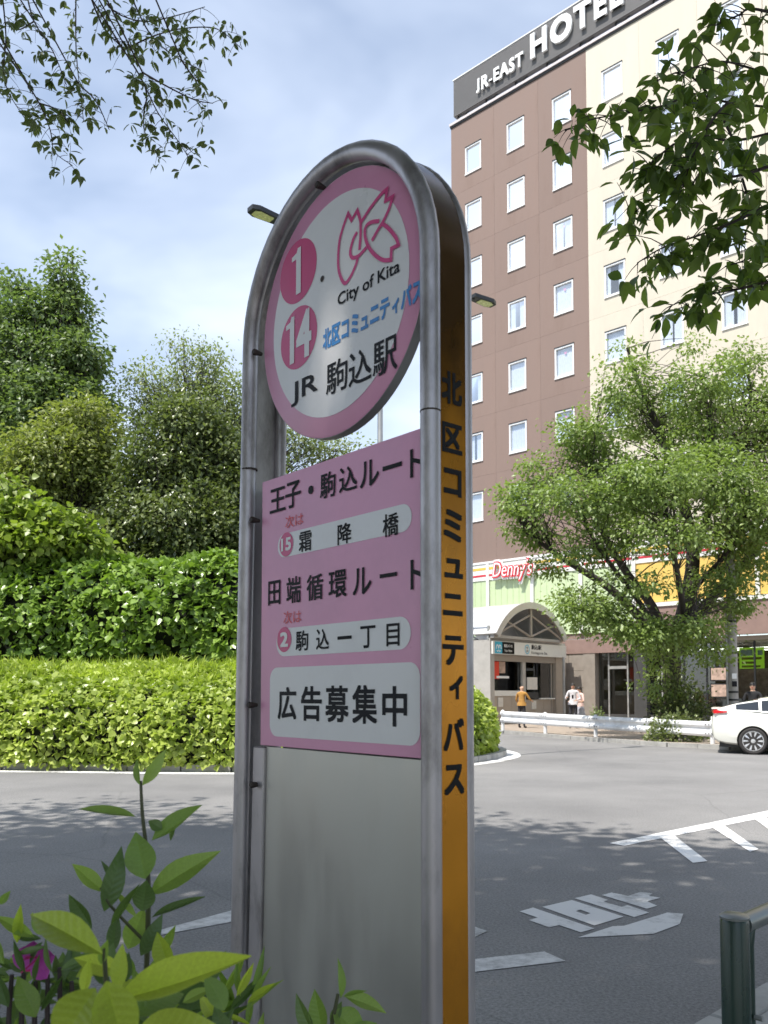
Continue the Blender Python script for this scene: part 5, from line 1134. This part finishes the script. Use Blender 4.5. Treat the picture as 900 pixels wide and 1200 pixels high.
for a, b, w, mt, nr in (((167, 920), (196, 881), 15, 'sapling', (.6, -.6, .4)), ((164, 920), (157, 889), 11, 'sapling', (-.5, -.7, .4)), ((158, 957), (92, 955), 17, 'sapling', (0, -.35, .9)), ((178, 985), (241, 948), 25, 'sapling', (.2, -.6, .8)),
                        ((190, 972), (174, 962), 14, 'sap_dark', (0, -.8, .4)), ((170, 1030), (158, 976), 36, 'sapling', (.1, -.9, .3)), ((176, 1048), (252, 994), 31, 'sapling', (.2, -.8, .6)), ((167, 1068), (172, 1030), 26, 'sap_dark', (.2, -.9, .3)),
                        ((122, 1045), (84, 1014), 19, 'sapling', (-.2, -.6, .7)), ((122, 1068), (146, 998), 26, 'sap_dark', (.5, -.8, .2)), ((108, 1088), (84, 1046), 22, 'sap_dark', (-.4, -.8, .3)), ((178, 1075), (243, 1057), 11, 'sap_dark', (.1, -.4, .9)),
                        ((150, 1112), (168, 1066), 26, 'sapling', (.2, -.9, .2)), ((132, 1116), (136, 1072), 17, 'sap_dark', (0, -1, .1)), ((140, 1040), (118, 1008), 8, 'sap_dark', (0, -.8, .5)), ((160, 1075), (134, 1042), 8, 'sapling', (0, -.8, .5)),
                        ((186, 1120), (206, 1082), 12, 'sapling', (.4, -.8, .3)), ((165, 1120), (190, 1076), 20, 'sap_dark', (.4, -.8, .3)), ((130, 1085), (168, 1035), 10, 'sap_dark', (.1, -.8, .5)), ((200, 985), (205, 962), 6, 'sap_dark', (0, -1, .2))):
    lf(sp_, im, a, b, 1.0 + random.uniform(-.03, .03), w, mt, nr)
yl = thing('broad_leaved_shrub', 'shrub with large yellow-green leaves at the bottom left', 'plant', (at(130, 1200, .74).x, .74, 0.16)); im = inv(yl)
stemtube(yl, [Vector(yl.location), at(125, 1500, .74), at(128, 1250, .74), at(122, 1110, .74)], .0032, .0018)
for a, b, w, D, mt, nr, dz in (((120, 1118), (26, 1060), 40, .70, 'sap_yellow', (-.2, -.75, .75), .04), ((138, 1172), (304, 1130), 46, .70, 'sap_yellow', (.15, -.7, .7), -.02), ((112, 1158), (58, 1232), 62, .66, 'sap_yellow', (-.3, -.8, .6), -.03),
                           ((125, 1150), (150, 1248), 50, .66, 'sap_yellow', (.3, -.9, .4), -.03), ((138, 1160), (142, 1108), 20, .72, 'sap_yellow', (.1, -1, .2), 0), ((98, 1165), (108, 1120), 14, .73, 'sap_yellow', (0, -1, .3), 0), ((150, 1190), (222, 1150), 40, .78, 'sapling', (.2, -.7, .7), .05),
                           ((160, 1210), (248, 1190), 40, .74, 'sap_yellow', (.1, -.6, .8), 0), ((118, 1130), (128, 1100), 12, .74, 'sapling', (0, -1, .3), 0)):
    lf(yl, im, a, b, D, w, mt, nr, dz)
rr2 = random.Random(8)
for k in range(46):
    x, y = rr2.uniform(70, 270), rr2.uniform(1135, 1250); an = rr2.uniform(.3, 2.8); L_ = rr2.uniform(34, 66)
    lf(yl, im, (x, y), (x + L_ * math.cos(an), y - L_ * math.sin(an) * .7), rr2.uniform(.80, 1.02), L_ * rr2.uniform(.28, .42), rr2.choice(('sapling', 'sap_dark', 'sap_dark', 'sap_yellow')), (rr2.uniform(-.5, .5), -.7, rr2.uniform(.2, .8)))
az = thing('azalea_shrub', 'dark azalea shrub with one magenta blossom at the bottom left edge', 'plant', (at(40, 1200, .95).x, .95, 0.16)); im = inv(az); b0 = Vector(az.location)
for k in range(7): stemtube(az, [b0, at(20 + 18 * k, 1450, .95), at(-5 + 16 * k, 1250, .95), at(0 + 14 * k, 1150 - 8 * (k % 3), .95)], .005, .0022, 'twig')
for a, b, w, mt in (((42, 1192), (20, 1145), 27, 'sapling'), ((40, 1098), (-8, 1072), 15, 'sapling'), ((48, 1185), (74, 1142), 8, 'sap_dark'), ((48, 1100), (16, 1098), 9, 'sap_dark'), ((52, 1098), (88, 1100), 9, 'sap_dark'), ((50, 1104), (30, 1130), 11, 'sap_dark'), ((55, 1100), (84, 1082), 10, 'sap_dark'), ((54, 1095), (62, 1068), 9, 'sapling'),
                    ((48, 1096), (36, 1070), 10, 'sapling'), ((5, 1130), (-10, 1095), 14, 'sapling'), ((10, 1180), (-5, 1140), 16, 'sap_dark'), ((90, 1130), (82, 1100), 14, 'sap_dark'), ((0, 1060), (12, 1044), 9, 'sapling'), ((20, 1105), (24, 1060), 12, 'sap_yellow')):
    lf(az, im, a, b, .93, w, mt, (random.uniform(-.5, .5), -.8, .5))
rr_ = random.Random(5)
for k in range(90):
    x, y = rr_.uniform(-20, 110), rr_.uniform(1135, 1260); an = rr_.uniform(0, 6.28); L_ = rr_.uniform(22, 42)
    lf(az, im, (x, y), (x + L_ * math.cos(an), y - abs(L_ * math.sin(an)) * .8), .95 + rr_.uniform(0, .12), rr_.uniform(9, 15), 'sap_dark' if rr_.random() < .75 else 'sapling', (rr_.uniform(-.5, .5), -.7, .6))
for a, b, w in (((30, 1140), (18, 1100), 9), ((62, 1140), (52, 1098), 8), ((75, 1150), (82, 1108), 10), ((40, 1150), (46, 1118), 7), ((20, 1118), (52, 1108), 8)): lf(az, im, a, b, .915, w, 'sap_dark', (rr_.uniform(-.5, .5), -.8, .4))
fl = Vector(at(46, 1122, .955))
pet = leaf_mesh('petal', M['petal'], .95, -.25, .25, 10, .03, .6); pet2 = leaf_mesh('petal', M['petal_red'], .8, -.25, .1, 6, .01, .7)
for k in range(5):
    an = 2 * math.pi * k / 5 + .3; d = Vector((math.cos(an), -.35, math.sin(an) * .8)); place_leaf(pet if k not in (3,) else pet2, az, im, fl, fl + d.normalized() * (.028 if k != 3 else .019), (0, -1, .1), 1.0, 'petal')
for k in range(6):
    an = rr_.uniform(0, 6.28); m = MB(); p = fl - b0; q = p + Vector((math.cos(an) * .010, -.03, math.sin(an) * .010)); m.tube([p, q], .0007, 4); m.build('stamen', M['petal_red'], az)
gs = thing('slender_leaved_shrub', 'slender-leaved green shrub at the foot of the left sign post', 'plant', (at(280, 1200, 1.12).x, 1.12, 0.16)); im = inv(gs); b0 = Vector(gs.location)
stemtube(gs, [b0, at(270, 1400, 1.12), at(275, 1210, 1.12), at(283, 1150, 1.12)], .005, .002)
for k in range(42):
    x = rr_.uniform(205, 300); y = rr_.uniform(1160, 1250); an = rr_.gauss(1.2, .55); L_ = rr_.uniform(35, 62)
    lf(gs, im, (x, y), (x + L_ * math.cos(an), y - L_ * abs(math.sin(an))), 1.12 + rr_.uniform(-.08, .08), rr_.uniform(7, 12), rr_.choice(('sapling', 'sapling', 'sap_dark', 'sap_yellow')), (rr_.uniform(-.6, .6), -.7, .5))
fs = thing('young_shoot', 'young green shoot with pointed leaves in front of the steel plate', 'plant', (at(395, 1200, 1.12).x, 1.12, 0.16)); im = inv(fs)
stemtube(fs, [Vector(fs.location), at(380, 1450, 1.12), at(385, 1240, 1.12), at(396, 1165, 1.12)], .005, .002)
for a, b, w, mt, nr in (((399, 1170), (404, 1126), 12, 'sapling', (.7, -.7, .1)), ((404, 1168), (455, 1181), 20, 'sapling', (.1, -.6, .8)), ((402, 1168), (428, 1157), 6, 'sapling', (0, -.6, .8)), ((390, 1185), (432, 1215), 34, 'sapling', (.2, -.8, .6)), ((378, 1210), (368, 1160), 22, 'sapling', (-.2, -.9, .3)), ((368, 1215), (344, 1168), 18, 'sap_dark', (-.4, -.8, .3)),
                        ((388, 1200), (400, 1175), 12, 'sap_dark', (0, -1, .2)), ((410, 1210), (440, 1196), 14, 'sapling', (.1, -.6, .8))):
    lf(fs, im, a, b, 1.12, w, mt, nr)

# ------------------------------------------------------------------ parked white car
CD = Vector((0.925, -0.38, 0)).normalized(); CR = Vector((CD.y, -CD.x, 0)); contact = Vector((8.70, 20.2, 0))
car_o = contact + CD * 1.36 - CR * 0.80
car = thing('parked_car', 'white hatchback parked at the right edge beyond the guardrail', 'car', car_o, math.atan2(CD.y, CD.x))
def loft(stations, ring):
    m = MB(); k = None
    for s in stations:
        r = ring(*s); r = r + [(x, -y, z) for x, y, z in r[::-1]]; k = len(r); m.v += r
    for i in range(len(stations) - 1):
        for j in range(k): m.face((i * k + j, i * k + (j + 1) % k, (i + 1) * k + (j + 1) % k, (i + 1) * k + j))
    m.face(range(k)); m.face(range((len(stations) - 1) * k, len(stations) * k)); return m
def bring(x, zb, zt, w): 
    h = zt - zb
    return [(x, 0.001, zb), (x, w * .80, zb), (x, w * .93, zb + .05), (x, w * .975, zb + .22 * h), (x, w * 1.0, zb + .48 * h), (x, w * .985, zb + .72 * h), (x, w * .955, zb + .90 * h), (x, w * .90, zt), (x, w * .55, zt + .015), (x, 0.001, zt + .02)]
BST = [(-2.27, .46, .80, .66), (-2.22, .34, .95, .76), (-2.12, .27, 1.035, .82), (-1.95, .23, 1.06, .85), (-1.7, .21, 1.04, .87), (-1.35, .19, 1.0, .88), (-1.0, .175, .97, .88), (-.4, .17, .945, .88), (.3, .17, .935, .88), (.9, .17, .93, .88), (1.3, .18, .90, .875), (1.7, .19, .82, .86), (2.0, .21, .73, .81), (2.18, .25, .63, .70), (2.26, .33, .54, .55)]
body = loft(BST, bring).mesh('body', M['car_white'], smooth=False)
bo = bpy.data.objects.new('body', body); COL.objects.link(bo); cutters = []
for wx in (-1.36, 1.34):
    for sy in (-1, 1):
        c = MB(); c.lathe([(.355, min(sy * .55, sy * 1.2)), (.355, max(sy * .55, sy * 1.2))], 32, (wx, 0, .32), 'y'); co_ = c.build('cutter', M['car_trim']); cutters.append(co_)
        md = bo.modifiers.new('b', 'BOOLEAN'); md.object = co_; md.operation = 'DIFFERENCE'; md.solver = 'EXACT'
dg = bpy.context.evaluated_depsgraph_get(); dg.update(); nb_ = bpy.data.meshes.new_from_object(bo.evaluated_get(dg)); nb_.name = 'body'
bpy.data.objects.remove(bo)
for c in cutters: bpy.data.objects.remove(c)
smooth_mesh(nb_, 28); nb_.materials.clear(); nb_.materials.append(M['car_white']); body_o = obj('body', nb_, car)
CST = [(-2.13, 1.045, 1.075, .74, .60), (-1.72, 1.035, 1.205, .80, .60), (-1.22, 1.0, 1.31, .82, .60), (-1.16, .99, 1.33, .82, .60), (-.72, .965, 1.40, .82, .60), (-.22, .945, 1.435, .82, .60), (-.17, .94, 1.438, .82, .60), (.35, .935, 1.42, .82, .59), (.62, .93, 1.41, .815, .58), (1.05, .92, 1.20, .80, .56), (1.46, .90, .955, .76, .55)]
def cring(x, zb, zr, wb, wr): h = zr - zb; return [(x, wb, zb), (x, wb - (wb - wr) * .14, zb + .1 * h), (x, wr + (wb - wr) * .18, zb + .80 * h), (x, wr + (wb - wr) * .05, zb + .92 * h), (x, wr * .8, zr - .01), (x, 0.001, zr)]
groups = {}
rings = [cring(*s) for s in CST]
for i in range(len(CST) - 1):
    for j in range(5):
        glass = None
        if j == 1: glass = {1: 'side_window', 2: None, 3: 'side_window', 4: 'side_window', 5: None, 6: 'side_window', 7: 'side_window', 8: 'side_window'}.get(i)
        key_base = {1: 'quarter', 3: 'rear', 4: 'rear', 6: 'front', 7: 'front', 8: 'front'}.get(i, '')
        if j == 4 or j == 3:
            if i in (0, 1): glass = 'rear_window'; key_base = ''
            if i in (8, 9): glass = 'windscreen'; key_base = ''
        for sy in (1, -1):
            q = [rings[i][j], rings[i][j + 1], rings[i + 1][j + 1], rings[i + 1][j]]; q = [(x, y * sy, z) for x, y, z in q]
            if sy < 0: q = q[::-1]
            if glass is None: key = ('cabin_shell', '')
            elif glass == 'side_window': key = (glass, key_base + str(sy))
            else: key = (glass, '')
            groups.setdefault(key, MB()).poly(q[::-1])
for (nm, _), mm in groups.items():
    me = mm.mesh(nm, M['car_glass'] if nm != 'cabin_shell' else M['car_white'], smooth=False)
    bm = bmesh.new(); bm.from_mesh(me); bmesh.ops.remove_doubles(bm, verts=bm.verts, dist=2e-3); bm.to_mesh(me); bm.free(); smooth_mesh(me, 30); obj(nm, me, car)
m = MB(); m.prism([(-2.27, -.60), (-2.27, .60), (-2.06, .72), (-2.06, -.72)], 1.06, 1.095); o = m.build('spoiler', M['car_white'], car); bevel(o.data, .012, 2)
for sy in (-1, 1):
    m = MB(); m.v = [(-2.245, sy * .50, .98), (-2.20, sy * .79, .96), (-1.92, sy * .842, .985), (-1.90, sy * .835, 1.02), (-2.20, sy * .775, 1.045), (-2.245, sy * .50, 1.045)]; 
    m.v += [(x - .018, y + sy * .018, z) for x, y, z in m.v]; m.f = [(0, 1, 4, 5), (1, 2, 3, 4), (11, 10, 7, 6), (10, 9, 8, 7)] + [(i, (i + 1) % 6, 6 + (i + 1) % 6, 6 + i) for i in range(6)]; m.m = [0] * len(m.f); m.build('tail_light', M['tail_red'], car)
    m = MB(); m.box(-.82, -.60, sy * .865 - .012, sy * .865 + .012, .795, .82); m.build('door_handle', M['car_white'], car)
    for x in (-.93, .15): m = MB(); m.box(x - .004, x + .004, sy * .872 - .01, sy * .872 + .0105, .3, .93); m.build('door_seam', M['car_trim'], car)
    m = MB(); m.box(-1.0, 1.0, sy * .82 - .03, sy * .82 + .03, .145, .19); m.build('sill_trim', M['car_trim'], car)
    m = MB(); m.lathe([(.05, 0), (.09, .03), (.06, .09)], 10, (.78, sy * .93, .95)); m.build('wing_mirror', M['car_white'], car, smooth=True)
    m = MB(); m.v = [(2.22, sy * .45, .60), (2.10, sy * .72, .63), (1.75, sy * .80, .74), (1.8, sy * .78, .80), (2.12, sy * .62, .70)]; m.v += [(x + .015, y + sy * .015, z + .01) for x, y, z in m.v]; m.f = [(0, 1, 2, 3, 4), (9, 8, 7, 6, 5)] + [(i, (i + 1) % 5, 5 + (i + 1) % 5, 5 + i) for i in range(5)]; m.m = [0] * len(m.f); m.build('headlight', M['glass'], car)
m = MB(); m.box(-2.295, -2.27, -.26, .26, .70, .86); m.build('number_plate', M['letter_white'], car)
m = MB(); m.box(-2.1, 2.0, -.7, .7, .16, .34); m.build('underbody', M['car_trim'], car)
tyre = MB().lathe([(.232, -.095), (.285, -.105), (.312, -.085), (.318, -.03), (.318, .03), (.312, .085), (.285, .105), (.232, .095)], 36, axis='y').mesh('tyre', M['rubber'], smooth=True)
rm = MB(); rm.lathe([(.216, -.07), (.216, .09), (.20, .10), (.195, .06), (.05, .02), (.05, -.02)], 36, axis='y'); rm.lathe([(.052, -.02), (.052, .075), (.03, .085)], 20, axis='y')
rim = rm.mesh('rim', M['car_trim'], smooth=True)
spm = MB()
for k in range(10):
    for dw in (-.06, .06):
        a_ = 2 * math.pi * k / 10; c1, s1 = math.cos(a_ + dw * .5), math.sin(a_ + dw * .5); c2, s2 = math.cos(a_ + dw), math.sin(a_ + dw)
        spm.tube([(.04 * c1, .075, .04 * s1), (.12 * c1, .085, .12 * s1), (.215 * c2, .088, .215 * s2)], [.014, .013, .017], 6)
spm.lathe([(.205, .07), (.222, .098), (.236, .095), (.236, .06)], 36, axis='y'); spm.lathe([(.05, .06), (.05, .098), (.03, .102)], 16, axis='y')
spk = spm.mesh('spokes', M['alloy'], smooth=True)
for wx in (-1.36, 1.34):
    for sy in (-1, 1):
        w = obj('wheel', rim, car); w.location = (wx, sy * .765, .318); w.rotation_euler = (0, 0, 0 if sy > 0 else math.pi); obj('tyre', tyre, w); obj('spokes', spk, w)
        m = MB(); m.lathe([(.352, min(sy * .56, sy * .60)), (.352, max(sy * .56, sy * .60))], 28, (wx, 0, .32), 'y'); m.build('wheel_well', M['car_trim'], car)

# ------------------------------------------------------------------ people
def person(label, loc, rz, H, mats, armL, armR, hair=True, lean=0.0, head_turn=0.0, stance=0.10, sleeve=0.5, skirt=None, bag=None):
    """mats: upper, lower; arm = (elbow, hand) offsets from the shoulder in metres (x right, y forward, z up)"""
    t = thing('person', label, 'person', loc, rz); h = H; V, Rd, E_ = [], [], []
    def v(p, r, par=None):
        V.append(Vector(p)); Rd.append(r if hasattr(r, '__len__') else (r, r))
        if par is not None: E_.append((par, len(V) - 1))
        return len(V) - 1
    ly = lambda z: lean * max(0, z - .5 * h)
    pel = v((0, 0, .53 * h), (.145, .10)); wai = v((0, ly(.62 * h), .62 * h), (.135, .095), pel); che = v((0, ly(.73 * h), .73 * h), (.155, .105), wai); upc = v((0, ly(.80 * h), .80 * h), (.135, .085), che)
    nk = v((0, ly(.85 * h), .85 * h), .052, upc); hb = v((0, ly(.88 * h) + .012, .885 * h), (.062, .072), nk); hm = v((0, ly(.92 * h) + .01, .93 * h), (.075, .092), hb); v((0, ly(.96 * h), .968 * h), (.062, .075), hm)
    fd = Vector((math.sin(head_turn), math.cos(head_turn), 0)); hc = V[hm]
    v(hc + fd * .10 + Vector((0, 0, -.012)), .014, hm)                                   # nose
    for s in (-1, 1): v(hc + Vector((fd.y, -fd.x, 0)) * s * .082 + Vector((0, -.01, -.005)), .014, hm)
    for s in (-1, 1):
        hip = v((s * .085, 0, .49 * h), (.085, .09), pel); kn = v((s * stance, .02, .28 * h), .058, hip); an = v((s * (stance + .01), -.01, .05 * h), .042, kn); he = v((s * (stance + .012), .0, .035), (.042, .032), an); v((s * (stance + .03), .15, .03), (.040, .026), he)
        sh = v((s * .175, ly(.81 * h), .805 * h), .058, upc); el, ha = (armL if s < 0 else armR); S = V[sh]
        e = v(S + Vector(el), .042, sh); w = v(S + Vector(ha) * .86 + Vector(el) * .14, .029, e); hd = v(S + Vector(ha), (.036, .022), w)
        d = (V[hd] - V[e]).normalized(); sd = d.cross(Vector((0, 0, 1))); sd = sd.normalized() if sd.length > .1 else Vector((1, 0, 0)); cu = sd.cross(d)
        for k, ln in enumerate((.060, .070, .066, .052)):
            b = V[hd] + d * .038 + sd * ((k - 1.5) * .019); f1 = v(b, .0088, hd); f2 = v(b + d * ln * .5 - cu * .008, .0082, f1); v(b + d * ln * .85 - cu * .026, .0068, f2)
        f1 = v(V[hd] + sd * -.034 + d * .006, .0095, hd); v(V[hd] + sd * -.048 + d * .038, .008, f1)
    me = bpy.data.meshes.new('body'); me.from_pydata([tuple(p) for p in V], E_, []); o = bpy.data.objects.new('body', me); COL.objects.link(o)
    sk = o.modifiers.new('s', 'SKIN'); sk.use_smooth_shade = True; sb_ = o.modifiers.new('d', 'SUBSURF'); sb_.levels = 2; sb_.render_levels = 2
    for i, sv in enumerate(me.skin_vertices[0].data): sv.radius = Rd[i]; sv.use_root = (i == 0)
    dg = bpy.context.evaluated_depsgraph_get(); dg.update(); nm = bpy.data.meshes.new_from_object(o.evaluated_get(dg)); bpy.data.objects.remove(o); nm.name = 'body'
    nm.materials.clear()
    for mt in (mats[0], mats[1], M['skin'], M['shoe']): nm.materials.append(mt)
    arms = [(V[i], ) for i in range(len(V))]
    for p in nm.polygons:
        c = p.center; mi = 0
        if c.z < .045 * h: mi = 3
        elif c.z < .535 * h and abs(c.x) < .24 and c.y < .16: mi = 1
        elif c.z > .845 * h and abs(c.x) < .12: mi = 2
        for s, arm in ((-1, armL), (1, armR)):
            S = Vector((s * .175, ly(.81 * h), .805 * h)); e = S + Vector(arm[0]); w = S + Vector(arm[1]); 
            t0 = e.lerp(w, sleeve); dd = (w - e); k = (c - t0).dot(dd.normalized()); ax_ = (c - e) - dd.normalized() * (c - e).dot(dd.normalized())
            if k > 0 and ax_.length < .07: mi = 2
        p.material_index = mi; p.use_smooth = True
    bo = obj('body', nm, t)
    hcz = V[hm]
    if hair:
        m = MB(); k = 14; rows = 7
        for i in range(rows + 1):
            th = math.pi * .62 * i / rows
            for j in range(k):
                a = 2 * math.pi * j / k; d = Vector((math.sin(th) * math.cos(a), math.sin(th) * math.sin(a), math.cos(th))); fr = max(0, d.dot(fd))
                if i > rows * .55 and fr > .35: d = (d + Vector((0, 0, .5 * fr))).normalized()
                m.v.append(tuple(hcz + Vector((0, -.006, .012)) + Vector((d.x * .088, d.y * .106, d.z * .108))))
        for i in range(rows):
            for j in range(k): m.face((i * k + j, i * k + (j + 1) % k, (i + 1) * k + (j + 1) % k, (i + 1) * k + j))
        m.build('hair', M['hair'], t, smooth=True)
    for s in (-1, 1):
        e = hcz + fd * .083 + Vector((fd.y, -fd.x, 0)) * s * .031 + Vector((0, 0, .008)); m = MB(); m.lathe([(.004, -.008), (.010, -.004), (.010, .004), (.004, .008)], 8, tuple(e)); m.build('eye', M['hair'], t, smooth=True)
    m = MB(); e = hcz + fd * .080 + Vector((0, 0, -.048)); m.tube([e + Vector((fd.y, -fd.x, 0)) * -.022, e + fd * .005, e + Vector((fd.y, -fd.x, 0)) * .022], .005, 6); m.build('mouth', M['vermilion'], t, smooth=True)
    # loose hem of the upper garment
    m = MB(); k = 20
    for i, (z, rx, ry) in enumerate(((.60, .165, .125), (.56, .18, .138), (.515, .192, .148))):
        for j in range(k): a = 2 * math.pi * j / k; f = 1 + .05 * math.sin(5 * a + i); m.v.append((rx * f * math.cos(a), ly(z * h) + ry * f * math.sin(a), z * h))
    for i in range(2):
        for j in range(k): m.face((i * k + j, i * k + (j + 1) % k, (i + 1) * k + (j + 1) % k, (i + 1) * k + j))
    m.build('shirt_hem', mats[0], t, smooth=True)
    if skirt:
        m = MB()
        for i, (z, rx, ry) in enumerate(((.56, .16, .13), (.42, .22, .19), (.26, .25, .22))):
            for j in range(k): a = 2 * math.pi * j / k; f = 1 + .07 * math.sin(6 * a); m.v.append((rx * f * math.cos(a), ry * f * math.sin(a), z * h))
        for i in range(2):
            for j in range(k): m.face((i * k + j, i * k + (j + 1) % k, (i + 1) * k + (j + 1) % k, (i + 1) * k + j))
        m.build('skirt', skirt, t, smooth=True)
    return t
person('bald person in brown patterned shirt and dark trousers facing the station window', (5.33, 33.1, .1), R(-38), 1.66, (M['brown_shirt'], M['dark_trouser']), ((-.09, .03, -.27), (-.06, .20, -.42)), ((.12, .10, -.24), (.10, .32, -.30)), hair=False, sleeve=.35, lean=.03)
person('person in open pale shirt and dark trousers holding a phone beside the station pier', (7.28, 32.9, .1), R(165), 1.74, (M['white_shirt'], M['dark_trouser']), ((-.09, .02, -.28), (.06, .24, -.33)), ((.10, .02, -.28), (.05, .22, -.22)), sleeve=.8)
person('person in pale pink top and patterned skirt standing half hidden behind the pale shirt', (7.66, 33.5, .1), R(120), 1.60, (M['pink_shirt'], M['dark_trouser']), ((-.10, .04, -.26), (-.02, .26, -.30)), ((.12, .08, -.25), (.06, .30, -.26)), sleeve=.1, skirt=M['grey_skirt'])
person('person in black jacket standing in the shade beyond the white car', (10.4, 24.1, .1), R(150), 1.66, (M['black_coat'], M['dark_trouser']), ((-.09, .02, -.28), (-.05, .15, -.48)), ((.09, .03, -.28), (.06, .17, -.47)), sleeve=.9)
hp_ = thing('phone', 'dark phone held up by the person in pale shirt', 'phone', (7.2, 32.62, 1.23), R(165)); m = MB(); m.box(-.036, .036, -.005, .005, 0, .145); o = m.build('case', M['black_print'], hp_); bevel(o.data, .004, 2); m = MB(); m.box(-.033, .033, -.0065, -.0055, .008, .137); m.build('screen', M['car_glass'], hp_)
